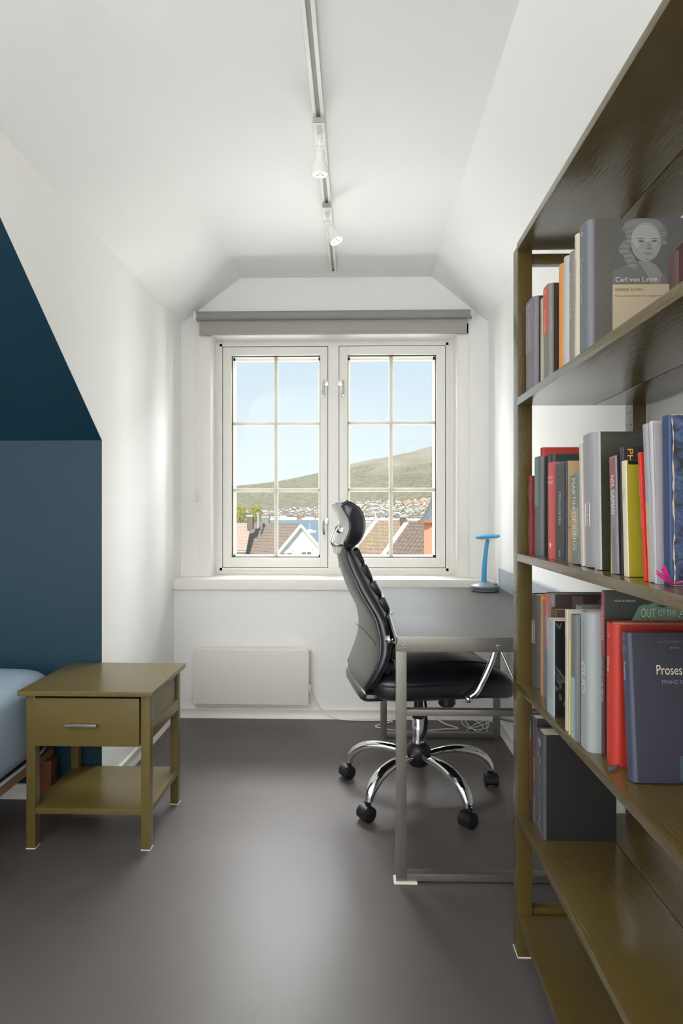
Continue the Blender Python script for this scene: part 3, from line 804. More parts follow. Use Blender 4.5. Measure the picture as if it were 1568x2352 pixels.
def book(label, yn, yf, x, z0, z1, w, col, group, cover=None, rnd=.5, hard=True, lean=0.0, strips=(), texts=(), ctexts=(), rough=.42, cstrips=()):
    """yn/yf near and far face, x spine; strips: (z from, z to, colour[, width share]) as share of height; texts: (string, centre share, length share, letter-height share, colour)"""
    h = z1 - z0; t = yf - yn
    name = 'book' if hard else 'paperback_book'
    o = thing(name, label, 'book', (x, (yn + yf) / 2, z0), group=group)
    if lean:
        piv = Vector((x, yf if lean > 0 else yn, z0)); a = math.atan2(lean, h)
        o.location = piv + Matrix.Rotation(-a, 3, 'X') @ (Vector(o.location) - piv); o.rotation_euler = (-a, 0, 0)
    r = min(t * rnd * .5, .014)
    ti = .0022 if hard else .0006
    ov = .003 if hard else .0003                       # how far boards stand proud of the pages
    def uprof(inset):
        pts = [(w - .0001, -t / 2 + inset)]
        rr = max(r - inset, .0003)
        for k in range(7):
            q = math.pi / 2 * k / 6
            pts.append((r - rr * math.sin(q), -t / 2 + r - rr * math.cos(q)))
        for k in range(7):
            q = math.pi / 2 * (1 - k / 6)
            pts.append((r - rr * math.sin(q), t / 2 - r + rr * math.cos(q)))
        pts.append((w - .0001, t / 2 - inset)); return pts
    outer, inner = uprof(0), uprof(ti)
    bm = bmesh.new(); n = len(outer)
    lo = [bm.verts.new((p[0], p[1], 0)) for p in outer]; hi = [bm.verts.new((p[0], p[1], h)) for p in outer]
    li = [bm.verts.new((p[0], p[1], 0)) for p in inner]; hi2 = [bm.verts.new((p[0], p[1], h)) for p in inner]
    for i in range(n - 1):
        f = bm.faces.new((lo[i], lo[i + 1], hi[i + 1], hi[i])); f.material_index = 1 if i == 0 else 0
        bm.faces.new((li[i + 1], li[i], hi2[i], hi2[i + 1]))
        bm.faces.new((lo[i + 1], lo[i], li[i], li[i + 1])); bm.faces.new((hi[i], hi[i + 1], hi2[i + 1], hi2[i]))
    for q in (0, n - 1): bm.faces.new((lo[q], hi[q], hi2[q], li[q]))
    obj('cover', bm, [cmat(col, rough), cmat(cover or col, rough)], o, angle=40)
    bm = bmesh.new(); box(bm, max(ti, r), w - ov - .001, -t / 2 + ti, t / 2 - ti, ov * .7, h - ov); obj('pages', bm, PAGE, o, smooth=False)
    sw = max(t - 2 * r, t * .35)
    for s in strips:
        bm = bmesh.new(); k = s[3] if len(s) > 3 else 1
        ext = .3 * r
        yy0, yy1 = -(t / 2 - r) - ext * .9, (t / 2 - r) + ext * .9
        if k < 1: yy0, yy1 = -sw / 2 * k, sw / 2 * k
        xo = -.0003
        box(bm, xo, .0006 + (r * .045 if k >= 1 else 0), yy0, yy1, h * s[0], h * s[1])
        obj('spine_label', bm, cmat(s[2]), o, smooth=False)
    for s in texts:
        text(s[0], h * s[2], cmat(s[4]), 'title_print', o, (-.0006, 0, h * s[1]), (0, 0, -1), (0, -1, 0), height=max(sw, t * .5) * s[3])
    for s in cstrips:                                    # x0 x1 z0 z1 colour, in metres on the near cover
        bm = bmesh.new(); box(bm, s[0], s[1], -t / 2 - .0004, -t / 2, s[2], s[3]); obj('cover_panel', bm, cmat(s[4]), o, smooth=False)
    for s in ctexts:                                     # string, x, z, width, colour, align
        text(s[0], s[3], cmat(s[4]), 'cover_print', o, (s[1], -t / 2 - .0008, s[2]), (1, 0, 0), (0, 0, 1), align=s[5] if len(s) > 5 else 'C')
    return o


# ---- topmost row (board top 1.418)
Z1 = 1.4182; X1 = .422
G = 'books on the topmost book row'
CRM = (222, 216, 200)
book('mauve-grey book at the window end of the topmost book row', 1.466, 1.538, X1, Z1, 1.647, .15, (116, 108, 116), G, (52, 44, 44), strips=((.45, .97, (132, 122, 132)),), texts=(('Samuel Johnson', .68, .36, .34, (190, 184, 188)), ('o', .94, .03, .25, CRM)))
book('thin beige book right beside the mauve-grey book on the topmost row', 1.396, 1.430, X1 + .003, Z1, 1.620, .14, (176, 168, 152), G, rnd=.9, texts=(('Essays', .7, .18, .4, (140, 132, 120)),))
book('dark book with an orange-red upper spine on the topmost row', 1.350, 1.395, X1, Z1, 1.634, .15, (120, 116, 112), G, (58, 46, 42), strips=((.50, .985, (206, 84, 46)),), texts=(('Aristoteles', .64, .24, .40, (236, 205, 190)), ('o', .94, .035, .4, (225, 215, 210))))
book('thin orange-brown book on the topmost row', 1.267, 1.290, X1, Z1, 1.644, .15, (196, 132, 62), G, rnd=.9)
book('smooth light grey book without lettering on the topmost row', 1.233, 1.262, X1, Z1, 1.6466, .15, (178, 178, 176), G, rnd=.9)
book('taupe grey book with white spine lettering on the topmost row', 1.198, 1.229, X1, Z1, 1.642, .15, (128, 122, 118), G, rnd=.8, texts=(('John Stuart Mill', .62, .40, .6, (222, 218, 212)), ('o', .94, .035, .4, (214, 190, 150))))
book('thin cream book right against the thick portrait book', 1.1755, 1.196, X1, Z1, 1.664, .15, (198, 188, 166), G, rnd=.9, texts=(('Montesquieu', .62, .35, .6, (150, 138, 116)), ('o', .93, .03, .5, (224, 190, 110))))
lb = book('thick grey book with a pale portrait of a man in a wig on its cover', 1.127, 1.1748, X1, Z1, 1.667, .174, (98, 104, 110), G, (84, 80, 75), rnd=.9,
          strips=(), texts=(('Carl von Linné', .58, .34, .5, (170, 180, 186)), ('o', .93, .026, .4, (205, 200, 190))))


def portrait(o, x0, z0, x1, z1, y):
    """a printed portrait of a man in a curled wig: flat shapes on the cover"""
    me_bm = bmesh.new(); cols = [(82, 83, 82), (112, 113, 110), (128, 130, 126), (142, 144, 140), (96, 97, 95), (66, 68, 68), (118, 117, 112)]
    w, h = x1 - x0, z1 - z0
    lay = [0]

    def poly(pts, ci):
        lay[0] += 1
        vs = [me_bm.verts.new((x0 + min(max(p[0], 0), 1) * w, y - .00002 * lay[0], z0 + min(max(p[1], 0), 1) * h)) for p in pts]
        f = me_bm.faces.new(vs); f.material_index = ci

    def ell(cx, cy, rx, ry, ci, n=20): poly([(cx + rx * math.cos(2 * math.pi * k / n), cy + ry * math.sin(2 * math.pi * k / n)) for k in range(n)], ci)
    poly([(0, 0), (1, 0), (1, 1), (0, 1)], 0)
    poly([(0, 0), (.78, 0), (.76, .12), (.66, .20), (.52, .27), (.36, .33), (.22, .30), (.08, .24), (0, .20)], 4)        # coat
    poly([(.36, .34), (.50, .36), (.62, .28), (.70, .16), (.68, 0), (.54, 0), (.48, .16)], 6)                            # cravat
    rnd = random.Random(4)
    ell(.43, .90, .27, .10, 1)
    for k in range(26):                                                                                                  # wig curls
        t = k / 25; ell(.20 + .05 * math.sin(t * 9) + .04 * rnd.random(), .84 - .62 * t, .075, .038, (1, 4, 6)[k % 3], 12)
    for k in range(12): ell(.70 + .03 * math.sin(k * 2.1), .86 - .024 * k, .05, .03, (1, 4)[k % 2], 12)
    ell(.47, .64, .215, .30, 2, 28); ell(.46, .70, .19, .20, 3, 28)                                                      # face
    ell(.48, .50, .13, .14, 2)
    for ex in (.40, .59): ell(ex, .645, .050, .018, 4); ell(ex, .645, .022, .014, 5); ell(ex, .685, .058, .009, 4)       # eyes and brows
    poly([(.49, .64), (.53, .64), (.555, .54), (.53, .525), (.48, .53), (.485, .56)], 6); ell(.515, .53, .040, .010, 4)  # nose
    ell(.50, .462, .070, .010, 4); ell(.50, .447, .048, .012, 1)                                                         # mouth
    ell(.49, .37, .05, .012, 6)
    return obj('portrait_print', me_bm, [cmat(c, .6) for c in cols], o, smooth=False)


bpy.context.view_layer.update()
tb = (1.1748 - 1.127) / 2
bm = bmesh.new(); box(bm, .0465, .1735, -tb - .0004, -tb, .128, .2485); obj('cover_panel', bm, cmat((82, 83, 82)), lb, smooth=False)
bm = bmesh.new(); box(bm, .0465, .1735, -tb - .0004, -tb, .0, .128); obj('cover_panel', bm, cmat((172, 158, 132), .6), lb, smooth=False)
portrait(lb, .0465, .1285, .1735, .2485, -tb - .0006)
text('Carl von Linné', .0750, cmat((205, 196, 178)), 'cover_print', lb, (.051, -tb - .0022, .1365), (1, 0, 0), (0, 0, 1), align='L')
text('SVENSK FLORA', .050, cmat((92, 82, 70)), 'cover_print', lb, (.051, -tb - .0008, .1185), (1, 0, 0), (0, 0, 1), align='L')
text('Med et innledende essay av Per M. Jørgensen', .082, cmat((110, 98, 84)), 'cover_print', lb, (.051, -tb - .0008, .1065), (1, 0, 0), (0, 0, 1), align='L')

# eight-sided wooden dial in front of the thick book
dl = thing('octagonal_dial', 'dark wooden eight-sided dial standing before the thick portrait book', 'dial', (.5555, .94, Z1))
DK = mat('dark_mahogany', (66, 36, 32), .3, bump=(60, .2, (1, 1, .2)))
R8 = .0815; zc8 = R8 * math.cos(math.pi / 8)
def oct_(r, y): return [(r * math.cos(math.pi / 8 + math.pi / 4 * k), y, zc8 + r * math.sin(math.pi / 8 + math.pi / 4 * k)) for k in range(8)]
bm = bmesh.new(); rings = [oct_(R8, .008), oct_(R8, -.008), oct_(R8 - .004, -.013), oct_(R8 - .016, -.012), oct_(R8 - .020, -.004), oct_(R8 - .020, .008)]
rings.append(rings[0]); loft(bm, rings, cap=False); bmesh.ops.remove_doubles(bm, verts=bm.verts[:], dist=1e-6); obj('dial_frame', bm, DK, dl, angle=20)
bm = bmesh.new(); loft(bm, [oct_(R8 - .018, .007), oct_(R8 - .018, .004)]); face_ = obj('dial_face', bm, mat('dial_dark', (58, 56, 52), .35), dl, smooth=False)
bm = bmesh.new(); lathe(bm, [(.052, 0), (.056, 0), (.056, .002), (.052, .002)], (0, .003, zc8), 40, Matrix.Rotation(math.pi / 2, 3, 'X')); obj('dial_ring', bm, mat('brass', (150, 128, 90), .3, metal=.8), dl)
for k in range(7):
    a = math.pi * (1.15 - 1.3 * k / 6)
    text(str(10 * (9 - k)) if 9 - k > 0 else '0', .010, cmat((190, 182, 164)), 'dial_number', dl, (.041 * math.cos(a), .0025, zc8 + .041 * math.sin(a)), (1, 0, 0), (0, 0, 1))

# ---- second row (board top 1.026)
Z2 = 1.0262; X2 = .432
G = 'books on the second book row'
book('thin dark red book against the post on the second row', 1.5225, 1.540, X2 - .001, Z2, 1.220, .12, (124, 38, 44), G, rnd=.4, texts=(('FRYKT', .78, .2, .7, (222, 180, 170)), ('HEDDA', .3, .3, .6, (214, 150, 130))))
book('tall bright red book set back on the second row', 1.4985, 1.5205, X2 + .022, Z2, 1.288, .11, (176, 52, 50), G)
book('dark book with a sea-green spine label on the second row', 1.450, 1.4975, X2, Z2, 1.262, .15, (92, 96, 96), G, (48, 40, 42), strips=((.50, .985, (92, 126, 118)),), texts=(('Theodor W. Adorno', .70, .32, .36, (170, 190, 184)),))
book('dark green book set back behind the coral paperback', 1.398, 1.436, X2 + .012, Z2, 1.262, .13, (30, 54, 48), G)
book('coral red paperback with white block lettering and a small emblem', 1.342, 1.3945, X2, Z2, 1.240, .12, (196, 76, 74), G, (186, 62, 58), hard=False, rnd=.5, texts=(('JONATHAN', .69, .0, 0, CRM),)[:0])
jf = [o for o in COL.objects if o.name.startswith('paperback_book')][-1]
for s_, z_ in (('JONATHAN', .180), ('FRANZEN', .170)):
    text(s_, .034, cmat((235, 220, 215)), 'title_print', jf, (-.0006, 0, z_), (0, -1, 0), (0, 0, 1), height=.0068)
bm = bmesh.new(); lathe(bm, [(0, 0), (.006, 0), (.006, .0003), (0, .0003)], (-.0002, 0, .030), 6, Matrix.Rotation(-math.pi / 2, 3, 'Y')); obj('emblem', bm, cmat((236, 214, 210)), jf)
book('black-spined paperback with a beige map cover', 1.271, 1.3405, X2, Z2, 1.236, .125, (40, 46, 54), G, (182, 154, 118), hard=False, rnd=.15, rough=.3,
     strips=((.02, .98, (36, 38, 44), .96),), texts=(('STEVE NAYLOR SPEAK', .53, .34, .22, (196, 200, 204)), ('PENNY', .07, .07, .16, (200, 200, 200))))
mp = [o for o in COL.objects if o.name.startswith('paperback_book')][-1]
bm = bmesh.new(); rd = random.Random(7); t_ = (1.3405 - 1.271) / 2
for k in range(16):
    xx, zz = .005 + .1 * rd.random(), .02 + .17 * rd.random(); pts = [(xx, -t_ - .0002, zz)]
    for q in range(5): xx += rd.uniform(-.008, .014); zz += rd.uniform(-.014, .014); pts.append((min(max(xx, .002), .12), -t_ - .0002, min(max(zz, .004), .205)))
    tube(bm, pts, .0005, 4)
obj('map_lines', bm, cmat((92, 76, 60)), mp)
book('teal and sand book with tall pale spine lettering on the second row', 1.190, 1.238, X2, Z2, 1.203, .12, (108, 118, 112), G, (80, 84, 78), rnd=.2, hard=False, strips=((.30, .62, (156, 146, 116)),), texts=(('MARTIN', .79, .34, .5, (216, 206, 178)), ('OF KINGS', .37, .43, .5, (216, 206, 178))), lean=.010)
book('very thin off-white book with a frayed top on the second row', 1.171, 1.184, X2, Z2, 1.262, .14, (196, 184, 176), G, rnd=.3, lean=.012)
bx = book('grey cloth book with a boxed silver title on the second row', 1.121, 1.1665, X2, Z2, 1.275, .15, (140, 140, 144), G, rnd=.45, lean=.015, texts=(('ESSAYS IN TEXT', .39, .15, .32, (226, 222, 214)),))


def frame_box(o, h0, h1, wd, col, x=-.0007):
    bm = bmesh.new(); e = .0007
    for y0, y1, z0, z1 in ((-wd, -wd + e, h0, h1), (wd - e, wd, h0, h1), (-wd, wd, h0, h0 + e), (-wd, wd, h1 - e, h1), (-wd, wd, (h0 + h1) / 2, (h0 + h1) / 2 + e)): box(bm, x - .0002, x + .0007, y0, y1, z0, z1)
    obj('title_border', bm, cmat(col), o, smooth=False)


frame_box(bx, .076, .1185, .010, (226, 222, 214))
book('tall book with a shiny silver spine and dark cover on the second row', 1.091, 1.1185, X2, Z2, 1.273, .15, (160, 160, 164), G, (56, 56, 48), rnd=.25, rough=.22, lean=.008)
book('thin yellow-green booklet beside the silver-spined book', 1.0525, 1.0565, X2 + .004, Z2, 1.166, .10, (186, 184, 92), G, hard=False, rnd=.3)
book('grey-spined book with a dusky red top and white author name, second row', 1.018, 1.044, X2, Z2, 1.2235, .13, (126, 122, 128), G, (34, 28, 30), rnd=.2, strips=((.72, .985, (136, 70, 70)),), texts=(('NEIL GAIMAN', .67, .33, .6, (232, 228, 226)), ('NEVERWHERE', .22, .34, .5, (150, 80, 90))), lean=.010)
book('tall black book with orange letters rising behind the yellow-green book', 1.0045, 1.0165, X2 + .004, Z2, 1.2365, .135, (44, 42, 44), G, rnd=.5, lean=.006)
pk = [o for o in COL.objects if o.name.split('.')[0] == 'book'][-1]
text('PH', .022, cmat((232, 168, 80)), 'cover_print', pk, (.012, -.0075, .196), (0, 0, -1), (1, 0, 0), height=.009)
ge = book('yellow-green book with a cream spine and black top band, second row', .9795, .9955, X2, Z2, 1.2125, .135, (206, 200, 176), G, (152, 142, 34), rnd=.2, hard=False, lean=.010, cstrips=((.004, .133, .1795, .186, (30, 28, 30)),),
          ctexts=(('GYLDENDAL', .052, .018, .026, (60, 56, 20)), ('Knut F', .030, .1827, .018, (210, 205, 190))), texts=(('Pan', .7, .1, .5, (150, 146, 128)),))
text('A', .006, cmat((30, 28, 20)), 'cover_print', ge, (.054, -.0092, .027), (1, 0, 0), (0, 0, 1))
book('thin scarlet book just right of the yellow-green book', .9205, .9285, X2, Z2, 1.2215, .14, (196, 44, 34), G, rnd=.3, lean=.020, texts=(('COMMONS', .6, .4, .7, (226, 120, 110)),))
book('tall thin grey book with a tan lower half, second row', .9005, .9155, X2, Z2, 1.262, .14, (142, 144, 150), G, rnd=.7, lean=.020, strips=((.0, .50, (186, 152, 110)),))
book('slim glossy silver-white book beside the grey and tan book', .8885, .8975, X2, Z2, 1.2635, .15, (176, 176, 180), G, rnd=.6, rough=.25, lean=.016)
book('slim violet-grey book pressed against the marbled blue book', .8845, .8878, X2, Z2, 1.2600, .15, (150, 142, 150), G, rnd=.4, lean=.011)

mb = book('large worn book bound in marbled blue paper with a torn spine', .862, .8815, X2 + .006, Z2, 1.2665, .19, (34, 58, 96), G, (60, 84, 124), rnd=.4, lean=.006)
mm = bpy.data.materials.new('marbled_blue'); mm.use_nodes = True; n = mm.node_tree; b = n.nodes['Principled BSDF']; b.inputs['Roughness'].default_value = .45
t1 = n.nodes.new('ShaderNodeTexCoord'); n1 = n.nodes.new('ShaderNodeTexNoise'); n1.inputs['Scale'].default_value = 26; n1.inputs['Detail'].default_value = 9; n1.inputs['Distortion'].default_value = 1.6; n1.inputs['Roughness'].default_value = .62
mpn = n.nodes.new('ShaderNodeMapping'); mpn.inputs['Scale'].default_value = (.8, 1, 1.5)
r1 = n.nodes.new('ShaderNodeValToRGB'); e_ = r1.color_ramp.elements; e_[0].position = .38; e_[0].color = lin((18, 22, 34)); e_[1].position = .76; e_[1].color = lin((92, 108, 138))
q = e_.new(.45); q.color = lin((32, 44, 70)); q = e_.new(.55); q.color = lin((56, 76, 110))
n.links.new(t1.outputs['Object'], mpn.inputs[0]); n.links.new(mpn.outputs[0], n1.inputs['Vector']); n.links.new(n1.outputs['Fac'], r1.inputs[0]); n.links.new(r1.outputs[0], b.inputs['Base Color'])
mb.children[0].data.materials[1] = mm
bm = bmesh.new(); rd = random.Random(3); t_ = .0195 / 2; prev = None
for k in range(34):
    z = .004 + .232 * k / 33; xx = .006 + rd.uniform(-.0007, .0007) + .0006 * math.sin(k * .7); ww = rd.choice([.0002, .0004, .0008, .0012])
    cur = (Vector((xx - ww, -t_ - .0004, z)), Vector((xx + ww, -t_ - .0004, z)))
    if prev: bm.faces.new([bm.verts.new(p) for p in (prev[0], prev[1], cur[1], cur[0])])
    prev = cur
for k in range(30):
    xx = .004 + .18 * k / 30; hh = rd.uniform(.0006, .0022)
    for zz, sg_ in ((.2403, -1), (0.0, 1)):
        bm.faces.new([bm.verts.new(p) for p in ((xx, -t_ - .0004, zz), (xx + .0062, -t_ - .0004, zz), (xx + .005, -t_ - .0004, zz + sg_ * hh * .7), (xx + .001, -t_ - .0004, zz + sg_ * hh))])
obj('worn_edges', bm, cmat((190, 176, 150), .8), mb, smooth=False)
rb = bmesh.new(); rd = random.Random(5)
for k in range(9):
    a = rd.uniform(-.5, .5)
    p0 = Vector((.004, -.012, .003)); pts = [p0, p0 + Vector((-.010 + a * .006, -.006, .004)), p0 + Vector((-.022 + a * .012, -.010 - .004 * a, .012 + .016 * rd.random()))]
    tube(rb, smooth_path(pts), .0010, 5)
for k in range(5):
    p0 = Vector((.000, -.012, .003)); tube(rb, smooth_path([p0, p0 + Vector((.012, -.008, .004)), p0 + Vector((.026, -.008, .004 + .003 * k))]), .0009, 5)
obj('frayed_ribbon', rb, cmat((190, 30, 120), .7), mb)['label'] = 'frayed magenta bookmark ribbon'

# ---- third row (board top .702)
Z3 = .7022; X3 = .432
G = 'books on the third book row'
b3 = book('charcoal book with a boxed title at the window end of the third row', 1.490, 1.537, X3 + .004, Z3, .928, .14, (66, 66, 68), G, (44, 44, 46), rnd=.6, texts=(('ESSAYS IN TEXT', .59, .17, .32, (196, 180, 150)),))
frame_box(b3, .105, .160, .009, (196, 180, 150))
book('thin orange book on the third row', 1.428, 1.443, X3, Z3, .935, .13, (196, 122, 48), G, rnd=.3)
book('very thin slate-blue book next to the thin orange book, third row', 1.4155, 1.4265, X3, Z3, .925, .13, (96, 108, 120), G, rnd=.3, texts=(('DEN GYLNE ORDEN', .5, .6, .6, (190, 196, 200)),))
book('book with a salmon upper spine and banded brown cover, third row', 1.369, 1.412, X3, Z3, .9465, .16, (112, 108, 108), G, (66, 56, 56), strips=((.47, .985, (188, 92, 76)),), cstrips=((.048, .072, .004, .24, (110, 88, 80)), (.105, .155, .004, .235, (98, 80, 74))), texts=(('Nietzsche', .70, .2, .5, (226, 190, 180)),))
book('small dark book with an ornamental pattern behind the glossy black paperback', 1.331, 1.362, X3 - .002, Z3, .9185, .12, (74, 60, 50), G, rnd=.3)
bkp = book('glossy black paperback with a tangled relief pattern, at the shelf edge', 1.281, 1.3265, .411, Z3, .9025, .115, (150, 160, 164), G, (26, 27, 28), hard=False, rnd=.12, rough=.25)
bm = bmesh.new(); rd = random.Random(11); t_ = .0455 / 2
for k in range(46):
    x0_, z0_ = rd.uniform(.008, .10), rd.uniform(.02, .19); a = rd.uniform(.9, 2.3); L = rd.uniform(.012, .035); wv = rd.uniform(.0015, .004)
    d1 = Vector((math.cos(a), 0, math.sin(a))); d2 = Vector((-d1.z, 0, d1.x)); p = Vector((x0_, -t_ - .0003 - .00001 * k, z0_))
    pts = [p - d2 * wv, p + d1 * L * .5 - d2 * wv * .9, p + d1 * L, p + d1 * L * .5 + d2 * wv * .9, p + d2 * wv]
    bm.faces.new([bm.verts.new((min(max(q.x, .002), .113), q.y, min(max(q.z, .004), .197))) for q in pts])
obj('cover_pattern', bm, cmat((70, 72, 74), .3), bkp, smooth=False)
book('thin cream book between the glossy paperback and the yellow pamphlet', 1.2005, 1.2135, .411, Z3, .9385, .12, (190, 184, 170), G, rnd=.4, texts=(('Aforismer', .6, .4, .6, (120, 112, 100)), ('o', .93, .03, .6, (226, 180, 90))))
book('thin pale yellow pamphlet standing at the shelf edge on the third row', 1.1810, 1.1875, .409, Z3, .8865, .10, (206, 192, 120), G, hard=False, rnd=.3)
book('grey-green book set back behind the teal-labelled book', 1.222, 1.250, .444, Z3, .9425, .15, (110, 116, 112), G, rnd=.4)
book('dark grey book with a pale teal lower spine label, third row', 1.1435, 1.176, .408, Z3, .9355, .14, (104, 106, 108), G, (88, 87, 85), strips=((.01, .50, (136, 164, 164)),), texts=(('Louis-Ferdinand', .28, .40, .45, (206, 216, 214)), ('o', .03, .026, .4, CRM)))
gd = book('rounded silver-grey book with three large pale letters down its spine, third row', 1.0905, 1.1405, .412, Z3, .949, .145, (146, 154, 156), G, (140, 148, 150), rnd=.95, texts=(('GUD', .52, .23, .62, (206, 212, 212)), ('RICHARD DAWKINS', .79, .26, .2, (118, 126, 128))))
ab = book('very tall thin dark book with green artwork and large white cover lettering', 1.0735, 1.0865, X3, Z3, .992, .22, (70, 30, 36), G, (38, 42, 40), rnd=.2, rough=.3, strips=((.60, .99, (150, 60, 72)),), texts=(('OUT OF THE ABYSS', .46, .26, .7, (200, 200, 196)), ('DRAGONS', .80, .2, .6, (230, 190, 190))),
          cstrips=())
bm = bmesh.new(); t_ = .0065
bm.faces.new([bm.verts.new(p) for p in ((.038, -t_ - .0003, .222), (.060, -t_ - .0003, .264), (.10, -t_ - .0003, .276), (.218, -t_ - .0003, .284), (.218, -t_ - .0003, .18), (.03, -t_ - .0003, .18))])
obj('cover_art', bm, cmat((104, 134, 112), .4), ab, smooth=False)
bm = bmesh.new()
for k in range(9):
    x0_ = .060 + .014 * k; z0_ = .270 + .005 * math.sin(k * 2.2)
    bm.faces.new([bm.verts.new(p) for p in ((x0_, -t_ - .0005, z0_), (x0_ + .020, -t_ - .0005, z0_ + .004), (x0_ + .030, -t_ - .0005, z0_ + .002), (x0_ + .014, -t_ - .0005, z0_ - .004))])
bm.faces.new([bm.verts.new(p) for p in ((.068, -t_ - .0005, .2375), (.218, -t_ - .0005, .238), (.218, -t_ - .0005, .234), (.078, -t_ - .0005, .234))])
obj('cover_art', bm, cmat((40, 52, 48), .4), ab, smooth=False)
for s_, x_, wd_, hh_ in (('OUT', .062, .0266, .0165), ('OF THE', .092, .0320, .0125), ('ABYSS', .1274, .050, .0165)):
    text(s_, wd_ * 1.0, cmat((30, 36, 36)), 'cover_print', ab, (x_ - .0008, -t_ - .0008, .2513), (1, 0, 0), (0, 0, 1), height=hh_ * 1.16, align='L')
    text(s_, wd_ * .97, cmat((196, 196, 186)), 'cover_print', ab, (x_, -t_ - .0010, .252), (1, 0, 0), (0, 0, 1), height=hh_, align='L')
text('RAGE OF DEMONS', .036, cmat((186, 190, 184)), 'cover_print', ab, (.0175, -t_ - .0008, .273), (1, 0, 0), (0, 0, 1), height=.0035, align='L')
rdb = book('bright red book with a small white italic title and a dark ribbon bookmark', 1.0315, 1.0690, X3 - .002, Z3, .9415, .15, (176, 50, 38), G, (158, 40, 30), rnd=.7, texts=(('Elskede', .705, .11, .42, (236, 200, 190)), ('...', .91, .02, .2, (240, 220, 214)), ('TONI MORRISON', .83, .09, .14, (150, 34, 30))))
rb = bmesh.new(); p0 = Vector((.012, -.014, .003))
for k in range(3):
    tube(rb, smooth_path([p0, p0 + Vector((-.008, -.010, .002)), p0 + Vector((-.016 - .002 * k, -.018 + .002 * k, .001)), p0 + Vector((-.026 + .002 * k, -.022 + .006 * k, -.002))]), .0018, 6, flat=.4)
obj('ribbon_bookmark', rb, cmat((58, 64, 78), .6), rdb)['label'] = 'dark grey ribbon bookmark'
pr = book('midnight blue book with a cream title on its cover, foremost on the third row', .9675, .9945, X3 + .003, Z3, .9345, .18, (62, 66, 86), G, (40, 40, 54), rnd=.5, lean=.022,
          texts=(('Prosessen', .733, .125, .5, (214, 210, 206)), ('FRANZ', .85, .0, 0, CRM))[:1])
for s_, z_, w_ in (('...', .2215, .007), ('FRANZ', .208, .009), ('KAFKA', .203, .009)):
    text(s_, w_, cmat((190, 190, 200)), 'title_print', pr, (-.0007, 0, z_), (0, -1, 0), (0, 0, 1))
t_ = .0135
text('Prosessen', .061, cmat((214, 204, 184)), 'cover_print', pr, (.043, -t_ - .0008, .1745), (1, 0, 0), (0, 0, 1), height=.0150, align='L')
text('FRANZ KAFKA', .053, cmat((120, 134, 160)), 'cover_print', pr, (.051, -t_ - .0008, .1558), (1, 0, 0), (0, 0, 1), height=.0055, align='L')
text('VERDENSBIBLIOTEKET', .060, cmat((92, 94, 116)), 'cover_print', pr, (.046, -t_ - .0008, .2185), (1, 0, 0), (0, 0, 1), height=.0036, align='L')
text('* * *', .014, cmat((150, 150, 170)), 'cover_print', pr, (.0665, -t_ - .0008, .209), (1, 0, 0), (0, 0, 1), align='L')
bm = bmesh.new(); box(bm, .073, .108, -t_ - .0004, -t_, .004, .041); obj('cover_panel', bm, cmat((52, 72, 84)), pr, smooth=False)

# ---- fourth row (board top .371)
Z4 = .3712
G = 'books on the lowest book row'
c1 = book('black book with orange-red block letters down its spine', 1.5045, 1.535, .431, Z4, .627, .16, (40, 42, 44), G, rnd=.35, texts=(('SJAKKGENIENE', .46, .55, .62, (214, 88, 52)), ('ATLE GRONN', .91, .08, .22, (210, 208, 202)), ('HANS OLAV LAHLUM', .82, .12, .5, (210, 208, 202))))
c2 = book('dark grey book with small red and yellow spine lettering, lowest row', 1.4745, 1.5025, .431, Z4, .634, .15, (70, 68, 70), G, (40, 34, 34), rnd=.2, texts=(('HOMO LUDENS', .80, .28, .4, (196, 60, 50)), ('KAMPEN', .52, .2, .5, (214, 150, 60)), ('SPILLET', .15, .24, .5, (214, 150, 60))), hard=False)
c3 = book('thick black book with embossed line drawings on its grey spine, lowest row', 1.4192, 1.472, .431, Z4, .6145, .168, (70, 70, 74), G, (13, 13, 13), rnd=.3, rough=.6)
bm = bmesh.new(); rd = random.Random(2)
for k in range(12):
    z = .02 + .017 * k; pts = [(-.0004, rd.uniform(-.012, .012), z + rd.uniform(-.01, .01)) for _ in range(4)]
    tube(bm, smooth_path(pts), .0004, 4)
lathe(bm, [(.009, 0), (.0098, 0), (.0098, .0005), (.009, .0005)], (-.0002, 0, .218), 20, Matrix.Rotation(-math.pi / 2, 3, 'Y'))
obj('embossed_print', bm, cmat((126, 126, 130)), c3)

# ------------------------------------------------------------ outside
ROOF = mat('roof_tile_brown', (150, 133, 120), .8, mottle=(6, (124, 108, 98), .2))
ROOF2 = mat('roof_tile_tan', (176, 154, 128), .8, mottle=(5, (146, 126, 106), .2))
ROOF3 = mat('roof_tile_reddish', (198, 170, 156), .8)
HW = mat('house_white', (236, 234, 228), .7)
BRICK = mat('chimney_brick', (110, 98, 92), .85, bump=(3, .4))
LEAD = mat('lead_cap', (168, 166, 162), .6)


